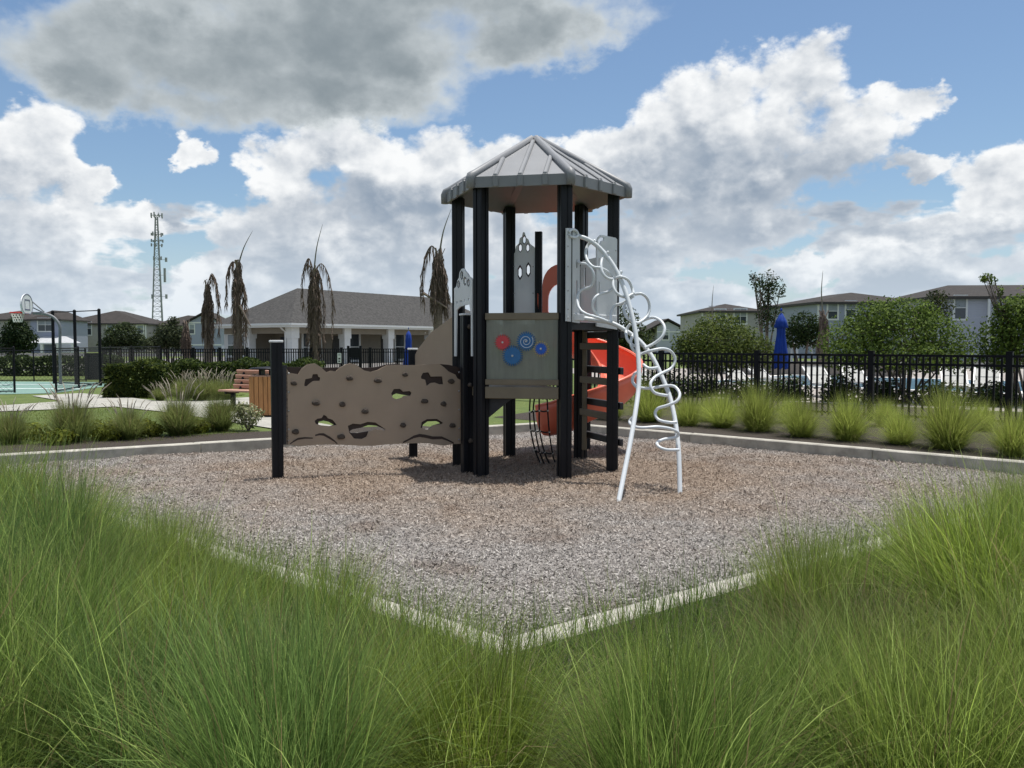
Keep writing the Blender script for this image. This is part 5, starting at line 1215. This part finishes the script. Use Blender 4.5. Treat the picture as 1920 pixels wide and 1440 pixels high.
# ------------------------------------------------------------------ sun loungers by the pool
M_frame = mat('white frame', (0.68, 0.68, 0.66), .45, var=.05); M_sling = mat('pale sling', (0.42, 0.42, 0.40), .8, var=.1, vscale=20)
def lounger_meshes():
    f = MB()
    for y in (-.3, .3):
        f.bar((-.95, y, .36), (.25, y, .36), .04, .05); f.bar((.25, y, .36), (.85, y, .80), .04, .05)
    f.bar((-.95, -.3, .36), (-.95, .3, .36), .04, .05); f.bar((.85, -.3, .80), (.85, .3, .80), .04, .05); f.bar((.55, -.3, .58), (.55, .3, .58), .04, .03)
    s_ = MB().box((-.35, 0, .365), (.58, .27, .006)); s2 = MB().bar((.27, 0, .375), (.83, 0, .785), .54, .012)
    l = MB().bar((0, 0, 0), (0, 0, .35), .045, .045)
    return f.mesh('frame', M_frame), s_.mesh('seat_sling', M_sling), s2.mesh('back_sling', M_sling), l.mesh('leg', M_frame)
LM = lounger_meshes()
for i, (px, Z, rz) in enumerate([(1232, 24.5, 2.4), (1400, 25.0, 2.0), (1445, 26.5, 2.1), (1552, 22.8, 1.7), (1612, 24.5, 1.5), (1795, 22.3, 1.2), (1850, 21.5, 1.0)]):
    q = P(px, 645, Z); e_ = empty('sun_lounger', (q.x, q.y, ZG + .012), 'white sun lounger on the pool terrace, %s counted from the left' % ('first', 'second', 'third', 'fourth', 'fifth', 'sixth', 'seventh')[i], 'sun lounger', 'white loungers behind the right fence', rz)
    for nm, me in zip(('frame', 'seat_sling', 'back_sling'), LM): o = link(nm, me); o.parent = e_
    for x, y in ((-.85, -.3), (-.85, .3), (.3, -.3), (.3, .3)): o = link('leg', LM[3]); o.parent = e_; o.location = (x, y, 0)
# low wall and white shade pavilion far behind the pool
M_tw = mat('taupe low wall', (0.25, 0.22, 0.19), .9, var=.1, vscale=2)
a, b = P(1290, 645, 41), P(1700, 645, 37); e_ = empty('low_wall', ((a.x + b.x) / 2, (a.y + b.y) / 2, ZG), 'low taupe wall behind the pool', 'wall')
MB().bar((a.x, a.y, ZG + .28), (b.x, b.y, ZG + .28), .2, .56).build('wall_body', M_tw, e_); MB().bar((a.x, a.y, ZG + .59), (b.x, b.y, ZG + .59), .28, .06).build('coping', M_coping, e_)
def pavilion():
    Z = 62; c = P(1509, 645, Z); k = Z / FPX; e_ = empty('shade_pavilion', (c.x, c.y, ZG), 'small white roofed shade pavilion far behind the pool', 'pavilion')
    for s_ in (-1, 1):
        for y in (-.6, .6): MB().bar((c.x + s_ * .75, c.y + y, ZG - .05), (c.x + s_ * .75, c.y + y, 1.45), .12, .12).build('post', M_frame, e_)
    for s_ in (-1, 1):
        arc_ = [(c.x + s_ * .42 + .40 * math.cos(R(t)), c.y - .8, 1.45 + .22 * math.sin(R(t))) for t in range(0, 181, 20)]; MB().prism(arc_, (0, 1.6, 0)).build('roof_vault', M_frame, e_)
pavilion()
# ------------------------------------------------------------------ dying palms
M_ptrunk = mat('palm trunk', (0.20, 0.155, 0.13), .95, var=.3, vscale=3, stretch=(2, 2, 14), bump=.8, bscale=14)
M_frond = mat('dead frond', (0.150, 0.110, 0.085), .9, var=.45, vscale=10, translucent=.15)
M_spear = mat('palm spear', (0.16, 0.15, 0.11), .8, var=.2)
def palm(label, px, Z, py_top, py_skirt, rpx, nf, spear=None, big=None, lean=0.0, bare=None, seed=0):
    """trunk with a hanging skirt of brown fronds, some with a bare spear leaf on top"""
    b = P(px, 645, Z); k = Z / FPX; rn = random.Random(seed); e_ = empty('dead_palm', (b.x, b.y, ZG), label, 'palm', 'dying palms by the clubhouse')
    zt = CAMZ + (645 - py_top) * k; zs = CAMZ + (645 - py_skirt) * k; base = Vector((b.x, b.y, ZG)); top_ = Vector((b.x + lean * k, b.y, zt)); r_ = rpx * k
    tr = [base.lerp(top_, t) for t in np.linspace(0, 1, 14)]
    MB().tube([Vector((base.x, base.y, ZG - .1))] + tr, [.27] + [.25 - .15 * t + .012 * (i % 2) for i, t in enumerate(np.linspace(0, 1, 14))], 12).build('trunk', M_ptrunk, e_)
    def frond(az_, out, drop, nl=50, name='frond', rise=.25, low_=.1):
        d = Vector((math.cos(az_), math.sin(az_), 0)); s0 = top_ - Vector((0, 0, low_)); ra = [s0, s0 + d * out * .45 + Vector((0, 0, rise)), s0 + d * out * .9 + Vector((0, 0, rise * .6 - drop * .18)), s0 + d * out * 1.05 - Vector((0, 0, drop * .55)), s0 + d * out * .95 - Vector((0, 0, drop))]
        ra = catmull(ra, 5); m = MB().tube(ra, [.028 - .02 * i / (len(ra) - 1) for i in range(len(ra))], 5)
        for q in range(nl * 2):
            t = rn.uniform(.18, .99); i = t * (len(ra) - 1); j = int(i); p = ra[j].lerp(ra[min(j + 1, len(ra) - 1)], i - j); sd = rn.choice((-1, 1)); w_ = Vector((-d.y, d.x, 0)) * sd
            l = rn.uniform(.45, 1.1) * (1 - .3 * t); e1_ = p + w_ * rn.uniform(.02, .16) + d * rn.uniform(-.06, .12) - Vector((0, 0, l * .45)); e2_ = e1_ + w_ * rn.uniform(-.04, .08) + d * rn.uniform(-.06, .06) - Vector((0, 0, l * .55)); x = Vector((rn.uniform(-1, 1), rn.uniform(-1, 1), 0)).normalized() * rn.uniform(.012, .026)
            m.quad(p - x, p + x, e1_ + x * .9, e1_ - x * .9); m.tri(e1_ - x * .9, e1_ + x * .9, e2_)
        m.build(name, M_frond, e_)
    for i in range(nf): frond(2 * math.pi * (i + rn.uniform(-.3, .3)) / nf, r_ * rn.uniform(.2, .85), (zt - zs) * rn.uniform(.5, 1.15), rise=.05 + .2 * rn.random() ** 2, low_=rn.uniform(.15, .85))
    for i in range(5): frond(rn.uniform(0, 6.28), r_ * rn.uniform(.12, .35), -rn.uniform(.2, .55), 12, rise=.15, low_=.2)
    for (az_, out, drop, rise) in (big or []): frond(az_, out * k, drop * k, 40, rise=rise * k)
    for s_ in range(3):                                   # cut leaf stubs
        a_ = rn.uniform(0, 6.28); MB().bar(top_ - Vector((0, 0, .3)), top_ + Vector((math.cos(a_) * .25, math.sin(a_) * .25, .25)), .07, .03).build('leaf_stub', M_ptrunk, e_)
    if spear:
        p1 = P(spear[0], spear[1], Z); mid = top_.lerp(p1, .5) + Vector((-.08, 0, .0)); ln = catmull([top_ - Vector((0, 0, .1)), mid, p1], 5); MB().tube(ln, [.05 - .045 * i / (len(ln) - 1) for i in range(len(ln))], 5).build('spear_leaf', M_spear, e_)
    if bare: q0, q1 = P(*bare[0], Z - .3), P(*bare[1], Z - .3); MB().tube([q0, q0.lerp(q1, .5), q1], [.07, .05, .03], 6).build('broken_stalk', M_ptrunk, e_)
palm('dead palm leftmost of the tall ones, with a brown skirt bent to one side', 390, 46, 535, 640, 12, 9, None, [(0.2, 20, 85, 25), (-.3, 22, 60, 22)], 0, seed=1)
palm('dead palm at the left end of the clubhouse with a leaning spear leaf', 445, 44, 498, 690, 16, 10, (474, 432), [(3.3, 20, 75, 10)], 3, ((449, 572), (470, 612)), 2)
palm('dead palm in front of the clubhouse roof with a long hanging skirt', 592, 44, 508, 690, 20, 14, (605, 420), [(-.15, 34, 120, 16), (3.3, 20, 60, 26)], -2, seed=3)
palm('dead palm beside the tower with a thick bare trunk', 820, 36, 478, 585, 20, 11, (846, 392), [(3.2, 30, 85, 20)], 4, ((793, 549), (838, 577)), 4)
palm('short dead palm between the grey-green trees and the clubhouse', 349, 50, 608, 650, 9, 9, None, None, 0, seed=5)
palm('thin dead palm behind the right trees with a tall spear', 1543, 40, 592, 650, 9, 8, (1543, 507), None, 0, seed=6)
palm('thin dead palm in front of the far right house with a tall spear', 1337, 48, 612, 650, 7, 6, (1338, 535), None, 0, seed=7)
# ------------------------------------------------------------------ houses
M_shingle = mat('roof shingle', (0.034, 0.029, 0.026), .95, var=.22, vscale=1.6, bump=.5, bscale=9, detail=12)
M_shingle2 = mat('grey roof shingle', (0.050, 0.048, 0.046), .95, var=.45, vscale=5.5, bump=.5, bscale=9, detail=14)
def siding(name, col):
    m = bpy.data.materials.new(name); m.use_nodes = True; t = m.node_tree; b = t.nodes['Principled BSDF']; b.inputs['Base Color'].default_value = (*col, 1); b.inputs['Roughness'].default_value = .8
    tcx = t.nodes.new('ShaderNodeTexCoord'); w_ = t.nodes.new('ShaderNodeTexWave'); w_.wave_type = 'BANDS'; w_.bands_direction = 'Z'; w_.wave_profile = 'SAW'; w_.inputs['Scale'].default_value = 1.55
    bp = t.nodes.new('ShaderNodeBump'); bp.inputs['Strength'].default_value = .8; bp.inputs['Distance'].default_value = .02
    t.links.new(tcx.outputs['Object'], w_.inputs[0]); t.links.new(w_.outputs[0], bp.inputs['Height']); t.links.new(bp.outputs[0], b.inputs['Normal'])
    n = t.nodes.new('ShaderNodeTexNoise'); n.inputs['Scale'].default_value = .7; r = t.nodes.new('ShaderNodeMix'); r.data_type = 'RGBA'; t.links.new(n.outputs[0], r.inputs[0]); r.inputs[6].default_value = (*[c * .85 for c in col], 1); r.inputs[7].default_value = (*[c * 1.12 for c in col], 1); t.links.new(r.outputs[2], b.inputs['Base Color'])
    return m
M_bluegrey = siding('blue grey siding', (0.34, 0.365, 0.46)); M_taupe = mat('taupe stucco', (0.40, 0.38, 0.36), .9, var=.08, vscale=2); M_lgrey = siding('light grey siding', (0.47, 0.48, 0.55)); M_cream = mat('cream stucco', (0.26, 0.225, 0.178), .9, var=.06, vscale=2)
M_trim = mat('white trim', (0.74, 0.74, 0.72), .6, var=.04); M_glass = mat('window glass', (0.05, 0.06, 0.07), .08, var=.15, vscale=3, spec=.6); M_blind = mat('window blind', (0.30, 0.33, 0.35), .7, var=.1); M_fascia = mat('dark fascia', (0.055, 0.05, 0.046), .7, var=.1)
class Frame:
    """house frame: x along the front, y into the depth"""
    def __init__(s, o, rz): s.o = Vector(o); s.x = Vector((math.cos(rz), math.sin(rz), 0)); s.y = Vector((-math.sin(rz), math.cos(rz), 0))
    def __call__(s, x, y, z): return s.o + s.x * x + s.y * y + Vector((0, 0, z))
def boxw(fr, x0, x1, y0, y1, z0, z1): return MB().prism([fr(x0, y0, z0), fr(x1, y0, z0), fr(x1, y1, z0), fr(x0, y1, z0)], (0, 0, z1 - z0))
def window(fr, root, x, z, w_, h, y=0.0, side='front', panes=2, blind=True):
    """framed window standing proud of the wall; side: front (y=const) or left / right (x=const given in y)"""
    if side == 'front': f = lambda u, t, zz_: fr(x + u, y - t, zz_)
    else:
        sg = -1 if side == 'left' else 1
        f = lambda u, t, zz_: fr(y + sg * t, x + u, zz_)
    def slab(u0, u1, z0_, z1_, t0, t1): return MB().prism([f(u0, t0, z0_), f(u1, t0, z0_), f(u1, t1, z0_), f(u0, t1, z0_)], (0, 0, z1_ - z0_))
    b_ = .17; o = slab(-w_ / 2, w_ / 2, z - h / 2, z + h / 2, .0, .03).build('window', M_glass, root)
    fm = slab(-w_ / 2 - b_, -w_ / 2, z - h / 2 - b_, z + h / 2 + b_, 0, .07); 
    for (u0, u1, a_, c_) in ((w_ / 2, w_ / 2 + b_, z - h / 2 - b_, z + h / 2 + b_), (-w_ / 2, w_ / 2, z + h / 2, z + h / 2 + b_), (-w_ / 2, w_ / 2, z - h / 2 - b_, z - h / 2)):
        q = slab(u0, u1, a_, c_, 0, .068); i = len(fm.v); fm.v += q.v; fm.f += [tuple(k + i for k in g) for g in q.f]
    fm.build('frame', M_trim, o); slab(-w_ / 2, w_ / 2, z - .035, z + .035, .03, .06).build('sash_bar', M_trim, o)
    if blind: slab(-w_ / 2 + .02, w_ / 2 - .02, z + .05, z + h / 2 - .02, .031, .04).build('blind', M_blind, o)
    if panes > 1: slab(-.03, .03, z - h / 2, z + h / 2, .03, .055).build('mullion', M_trim, o)
def hip_roof(fr, root, x0, x1, y0, y1, ze, zr, ov, material, inset_=None, gable=False, fascia=M_fascia, th=.22):
    X0, X1, Y0, Y1_ = x0 - ov, x1 + ov, y0 - ov, y1 + ov; dx, dy = X1 - X0, Y1_ - Y0; ins = min(dx, dy) / 2 if inset_ is None else inset_
    if gable: ins = 0
    if dx >= dy: r0, r1 = (X0 + ins, (Y0 + Y1_) / 2), (X1 - ins, (Y0 + Y1_) / 2)
    else: r0, r1 = ((X0 + X1) / 2, Y0 + ins), ((X0 + X1) / 2, Y1_ - ins)
    c = [fr(X0, Y0, ze), fr(X1, Y0, ze), fr(X1, Y1_, ze), fr(X0, Y1_, ze)]; a_, b_ = fr(*r0, zr), fr(*r1, zr); m = MB()
    if dx >= dy: m.quad(c[0], c[1], b_, a_).quad(c[2], c[3], a_, b_).tri(c[1], c[2], b_).tri(c[3], c[0], a_)
    else: m.quad(c[1], c[2], b_, a_).quad(c[3], c[0], a_, b_).tri(c[0], c[1], a_).tri(c[2], c[3], b_)
    rf = m.build('roof', material, root)
    MB().prism([p - Vector((0, 0, th)) for p in c], (0, 0, th - .004)).build('fascia', fascia, rf)
    return rf
def house(label, px0, px1, Z, eave, ridge, depth, rz, wallm, wins=(), base=0.0, gable=False, roofm=M_shingle, side_wins=(), group='two storey houses', inset_=None):
    a, b = P(px0, 645, Z), P(px1, 645, Z); k = Z / FPX; w_ = (b.x - a.x) / math.cos(rz); ov = .45; fr = Frame((a.x, a.y, 0), rz)
    ze = CAMZ + (645 - eave) * k; zr = CAMZ + (645 - ridge) * k; e_ = empty('house', fr(w_ / 2, depth / 2, 0), label, 'house', group)
    boxw(fr, ov, w_ - ov, ov, depth - ov, -.5, ze).build('wall', wallm, e_)
    hip_roof(fr, e_, ov, w_ - ov, ov, depth - ov, ze, zr, ov, roofm, inset_, gable)
    for x in (ov + .07, w_ - ov - .07): MB().bar(fr(x, ov - .02, -.3), fr(x, ov - .02, ze - .25), .18, .06, up=fr.y).build('corner_board', M_trim, e_)
    for (px, py, ww_, hh, pn) in wins:
        q = P(px, py, Z); x = (q.x - a.x) / math.cos(rz); window(fr, e_, x, CAMZ + (645 - py) * k, ww_, hh, ov, 'front', pn)
    return fr, e_, w_, ze, zr, ov
# right: two grey houses
fr, e_, w_, ze, zr, ov = house('blue-grey two storey house on the right with two windows above the trees', 1528, 1760, 83, 566, 543, 14, 0.12, M_bluegrey, [(1567, 583, .95, 1.5, 1), (1603, 580, .95, 1.5, 1)], inset_=4.5)
fr, e_, w_, ze, zr, ov = house('light grey sided two storey house at the right edge', 1742, 2120, 73, 556, 524, 16, -0.06, M_lgrey, [(1803, 577, .9, 1.9, 1)], inset_=5)
q = P(1850, 600, 73); MB().bar((q.x, fr(0, ov, 0).y - .75, -.3), (q.x, fr(0, ov, 0).y - .75, ze - .25), .2, .1).build('corner_board', M_trim, e_)
fr, e_, w_, ze, zr, ov = house('tan two storey house with solar panels far behind the thin tree', 1310, 1440, 103, 583, 567, 14, 0.0, M_taupe, [(1390, 593, 1.4, 1.7, 2), (1352, 593, 1.2, 1.6, 2)])
M_solar = mat('solar panel', (0.03, 0.035, 0.05), .2, var=.1, spec=.6)
s0, s1 = fr(1.2, 0.0, ze), fr(w_ - 1.2, 0.0, ze); ry = (zr - ze) / (14.0 / 2)
for i in range(4):
    x0 = 2.2 + i * (w_ - 4.4) / 4; x1 = x0 + (w_ - 4.4) / 4 - .1; y0, y1 = 1.1, 4.6
    MB().prism([fr(x0, y0, ze + ry * y0 + .08), fr(x1, y0, ze + ry * y0 + .08), fr(x1, y1, ze + ry * y1 + .08), fr(x0, y1, ze + ry * y1 + .08)], (0, 0, .05)).build('solar_panel', M_solar, e_)
# gabled house seen through the loop climber
def gable_house():
    Z = 140; k = Z / FPX; a, b = P(1208, 645, Z), P(1292, 645, Z); e_ = empty('house', ((a.x + b.x) / 2, Z + 6, 0), 'grey house with front gable seen through the loop climber', 'house', 'two storey houses')
    ga, gb, ap_ = P(1232, 628, Z), P(1292, 628, Z), P(1252, 601, Z); fr = Frame((ga.x, Z, 0), 0); W_ = gb.x - ga.x; pxr = ap_.x - ga.x
    front = [fr(0, 0, -.5), fr(W_, 0, -.5), fr(W_, 0, 1.58 + (645 - 623) * k), fr(pxr, 0, ap_.z - .15), fr(0, 0, 1.58 + (645 - 612) * k)]
    MB().prism(front, (0, 12, 0)).build('wall', M_lgrey, e_)
    l = P(1208, 645, Z + 3); boxw(Frame((l.x, Z + 2, 0), 0), 0, ga.x - l.x + .5, 0, 9, -.5, 1.58 + (645 - 624) * k).build('wall', M_taupe, e_)
    m = MB(); 
    for (p0, p1) in ((front[4] + Vector((-2.2, 0, -1.15)), front[3] + Vector((0, 0, .2))), (front[3] + Vector((0, 0, .2)), front[2] + Vector((.6, 0, -.2)))):
        m.prism([p0 + Vector((0, -.5, 0)), p1 + Vector((0, -.5, 0)), p1 + Vector((0, -.5, .3)), p0 + Vector((0, -.5, .3))], (0, 13, 0))
    m.build('roof', M_shingle, e_); q = P(1248, 628, Z); window(fr, e_, q.x - ga.x, q.z, .9, 1.5, 0, 'front', 1)
    MB().bar(fr(-.05, -.04, 1.58 + (645 - 622) * k), fr(W_ + .05, -.04, 1.58 + (645 - 622) * k), .05, .2).build('trim_band', M_trim, e_)
gable_house()
# left: three houses behind the court
fr, e_, w_, ze, zr, ov = house('taupe house at the left edge with blue-grey wing and white porch roof', -70, 68, 140, 599, 580, 15, 0.0, M_taupe, [(20, 613, 1.3, 1.7, 2)])
k = 140 / FPX; a, b = P(58, 645, 137.5), P(113, 645, 137.5); f2 = Frame((a.x, 137.5, 0), 0); wv = b.x - a.x; boxw(f2, 0, wv, 0, 9, -.5, ze - .05).build('wing_wall', M_bluegrey, e_)
hip_roof(f2, e_, 0, wv, 0, 9, ze - .05, ze + 1.5, .4, M_shingle)
q = P(85, 609, 137.5); window(f2, e_, q.x - a.x, q.z, 2.3, 2.0, 0, 'front', 2)
p0, p1 = P(54, 645, 134.8), P(141, 645, 134.8); f3 = Frame((p0.x, 134.8, 0), 0); W3_ = p1.x - p0.x; z_l = CAMZ + (645 - 643) * k; z_h = CAMZ + (645 - 631) * k
MB().quad(f3(0, 0, z_l), f3(W3_, 0, z_l), f3(W3_ * .62, 2.6, z_h), f3(W3_ * .12, 2.6, z_h)).tri(f3(W3_, 0, z_l), f3(W3_ * .95, 2.6, z_l), f3(W3_ * .62, 2.6, z_h)).build('porch_roof', mat('pale metal porch roof', (0.42, 0.43, 0.44), .5, var=.08, vscale=2), e_)
MB().bar(f3(0, 0, z_l - .1), f3(W3_, 0, z_l - .1), .12, .22).build('porch_fascia', M_trim, e_)
for x in (W3_ * .27, W3_ * .62, W3_ * .93): MB().bar(f3(x, .2, -.2), f3(x, .2, z_l - .1), .42, .42).build('porch_column', M_trim, e_)
fr, e_, w_, ze, zr, ov = house('grey two storey house in the middle of the left row with a wide hipped roof', 106, 274, 150, 606, 580, 16, 0.05, M_taupe, [(162.5, 616, .9, 2.2, 1), (203, 617, 1.1, 1.9, 1), (258, 617, 1.0, 1.3, 1)], inset_=6)
fr, e_, w_, ze, zr, ov = house('grey two storey house behind the palms with a blue-grey gabled wing', 276, 400, 156, 610, 590, 15, 0.0, M_taupe, [(292, 616, .9, 1.3, 1)], inset_=4)
Z = 152; k = Z / FPX; ga, gb, ap_ = P(351, 645, Z), P(415, 645, Z), P(382, 588, Z); fr2 = Frame((ga.x, Z, 0), 0); W_ = gb.x - ga.x; zE = CAMZ + (645 - 606) * k; tri_ = [fr2(0, 0, -.5), fr2(W_, 0, -.5), fr2(W_, 0, zE), fr2(W_ / 2, 0, ap_.z - .1), fr2(0, 0, zE)]
MB().prism(tri_, (0, 6, 0)).build('gable_wall', M_bluegrey, e_); m = MB()
for s0_, s1_ in ((tri_[4] + Vector((-.6, 0, -.25)), tri_[3] + Vector((0, 0, .12))), (tri_[3] + Vector((0, 0, .12)), tri_[2] + Vector((.6, 0, -.25)))): m.prism([s0_ + Vector((0, -.5, 0)), s1_ + Vector((0, -.5, 0)), s1_ + Vector((0, -.5, .28)), s0_ + Vector((0, -.5, .28))], (0, 6.6, 0))
m.build('gable_roof', M_shingle, e_); MB().bar(fr2(0, -.03, zE + .1), fr2(W_, -.03, zE + .1), .06, .25).bar(fr2(0, -.03, CAMZ - .15), fr2(W_, -.03, CAMZ - .15), .06, .25).build('trim_band', M_trim, e_)
for px in (360, 385): q = P(px, 617, Z); window(fr2, e_, q.x - ga.x, q.z, .8, 1.6, 0, 'front', 1)
# ------------------------------------------------------------------ clubhouse
def clubhouse():
    th = R(55); o = Vector((-15.05, 57.6, 0)); X = Vector((math.cos(th), math.sin(th), 0)); fr = Frame(o, th)   # x runs back along the long porch front, y along the short left front
    a_, b_, ze = 25.0, 8.2, 2.93; e_ = empty('clubhouse', o + X * 10, 'low clubhouse with grey hipped shingle roof, white gutter and pillared porch', 'clubhouse')
    # recessed walls behind the porch and the bay at the left end
    boxw(fr, 2.6, a_ - .4, 2.4, b_ - .4, -.3, ze - .1).build('wall', M_cream, e_)
    boxw(fr, .5, 2.6, 5.2, b_ - .5, -.3, ze - .1).build('wall', M_cream, e_)
    for (x0, x1, y0, y1) in ((.3, a_ - .3, .32, .62), (.32, .62, .62, b_ - .4)): boxw(fr, x0, x1, y0, y1, ze - .62, ze - .12).build('porch_beam', M_cream, e_)
    boxw(fr, .2, a_ - .2, .2, b_ - .2, ze - .12, ze - .10).build('soffit', M_trim, e_)
    for x, y in ((.45, .45), (5.37, .45), (10.0, .45), (15.0, .45), (20.0, .45), (.45, 5.0)):
        c = boxw(fr, x - .28, x + .28, y - .28, y + .28, -.1, ze - .62).build('pillar', M_trim, e_); boxw(fr, x - .34, x + .34, y - .34, y + .34, ze - .95, ze - .12).build('capital', M_trim, c)
    rf = hip_roof(fr, e_, .0, a_, .0, b_, ze, 5.75, .45, M_shingle2, fascia=M_trim, th=.2)
    m = MB(); g0 = [fr(-.5, -.5, ze), fr(a_ + .5, -.5, ze), fr(-.5, b_ + .5, ze)]
    MB().bar(g0[0], g0[1], .13, .14).build('gutter', M_trim, rf); MB().bar(g0[0], g0[2], .13, .14).build('gutter', M_trim, rf)
    MB().tube([fr(-.35, .9, ze - .05), fr(-.1, .8, ze - .35), fr(.1, .75, ze - .5), fr(.1, .75, 0)], .06, 6).build('downpipe', M_trim, e_)
    boxw(fr, 8.6, 11.4, 2.1, 2.5, 4.36, 4.48).build('roof_vent', M_fascia, rf)
    for x in (3.6, 4.2, 8.2, 13.4, 18.0):
        window(fr, e_, x, 1.35, 1.0, 2.0, 2.4, 'front', 1, False)
    for x, w2 in ((6.6, 1.3), (11.8, 1.2)): boxw(fr, x - w2 / 2, x + w2 / 2, 2.34, 2.4, 0, 2.2).build('door', M_fascia, e_)
    boxw(fr, 2.53, 2.6, 3.2, 4.2, .0, 2.1).build('door', mat('slate door', (0.06, 0.07, 0.09), .6, var=.1), e_)
    window(fr, e_, 6.6, 1.5, 1.9, 1.5, .5, 'left', 2)
    for k in (0, 1): MB().bar(fr(.42, 5.25 + k * 2.55, 0), fr(.42, 5.25 + k * 2.55, ze - .6), .14, .1).build('corner_board', M_trim, e_)
    q = fr(14.2, .28, ze - .42); MB().lathe(q, [(.02, -.05), (.06, -.03), (.06, .02), (.02, .05)], 8).build('wall_lamp', M_trim, e_)
    f4 = Frame(fr(16.5, 5.0, 0), th); hip_roof(f4, e_, 0, 12, 0, 9, ze + .3, 5.4, .45, M_shingle2, fascia=M_trim)
    boxw(f4, .4, 11.6, .4, 8.6, -.3, ze + .25).build('wall', M_cream, e_)
clubhouse()
# ------------------------------------------------------------------ radio mast
M_mast = mat('weathered galvanised mast', (0.30, 0.31, 0.31), .6, metal=.2, var=.15, vscale=.3)
def mast():
    Z = 330.0; k = Z / FPX; b = P(298.5, 645, Z); e_ = empty('radio_mast', (b.x, b.y, 0), 'tall three-legged lattice radio mast behind the left houses', 'radio mast')
    zt = CAMZ + (645 - 409) * k; z600 = CAMZ + (645 - 596) * k
    def leg(i, z): # half width shrinks upwards
        w_ = np.interp(z, [0, z600, zt], [13.5 * k, 10.5 * k, 2.2 * k]); a_ = R((205, 330, 80)[i]); return Vector((b.x + w_ * math.cos(a_), b.y + w_ * math.sin(a_), z))
    for i in range(3): MB().tube([leg(i, z) for z in np.linspace(0, zt, 8)], .28, 6).build('leg', M_mast, e_)
    zs = list(np.linspace(0, zt, 26)); 
    for j, (z0_, z1_) in enumerate(zip(zs, zs[1:])):
        m = MB()
        for i in range(3):
            n_ = (i + 1) % 3; m.bar(leg(i, z1_), leg(n_, z1_), .13); m.bar(leg(i, z0_) if j % 2 else leg(n_, z0_), leg(n_, z1_) if j % 2 else leg(i, z1_), .10)
        m.build('brace_panel', M_mast, e_)
    for (y, r_, n_, h) in ((406, 10, 8, 10), (441, 10, 6, 11), (453, 10, 6, 8), (461, 10, 5, 6), (485, 9, 4, 8)):
        z = CAMZ + (645 - y) * k
        pl = MB()
        for q in range(n_):
            a_ = 2 * math.pi * q / n_ + y; p = Vector((b.x + r_ * k * math.cos(a_), b.y + r_ * k * math.sin(a_), z)); pl.bar(Vector((b.x, b.y, z)), p, .12)
            MB().box(p, (.22, .16, h * k / 2 * (.7 + .3 * math.sin(q * 2.1)))).build('antenna', M_mast, e_)
        pl.build('antenna_mount', M_mast, e_)
    for (x, y) in ((286, 556), (312, 556), (311.5, 487), (309, 516)):
        p = P(x, y, Z); MB().box(p, (.35, .35, 4 * k if y != 516 else 13 * k)).bar(p, Vector((b.x, b.y, p.z)), .12).build('antenna', M_mast, e_)
    p = P(298, 402, Z); MB().tube([(b.x, b.y, zt), (p.x, p.y, p.z + 1)], [.12, .03], 5).build('whip', M_mast, e_)
mast()

# ------------------------------------------------------------------ far tree line along the horizon, one mass
rng = np.random.default_rng(4242); E_ = []
for k in range(150):
    a_ = -1.25 + 2.5 * k / 149 + rng.uniform(-.006, .006); d_ = rng.uniform(225, 265); h_ = rng.uniform(1.6, 2.6); E_.append((d_ * math.sin(a_), d_ * math.cos(a_), h_ * .9, rng.uniform(3, 5.5), 3.0, h_))
V, F, C = leafy(16000, rng, E_, 0.55, (0.02, 0.035, 0.012), (0.07, 0.095, 0.03), .4)
tag(link('distant_trees', np_mesh('distant_trees', V, F, M_leaf, C)), 'far green tree line along the horizon', 'trees', kind='stuff')
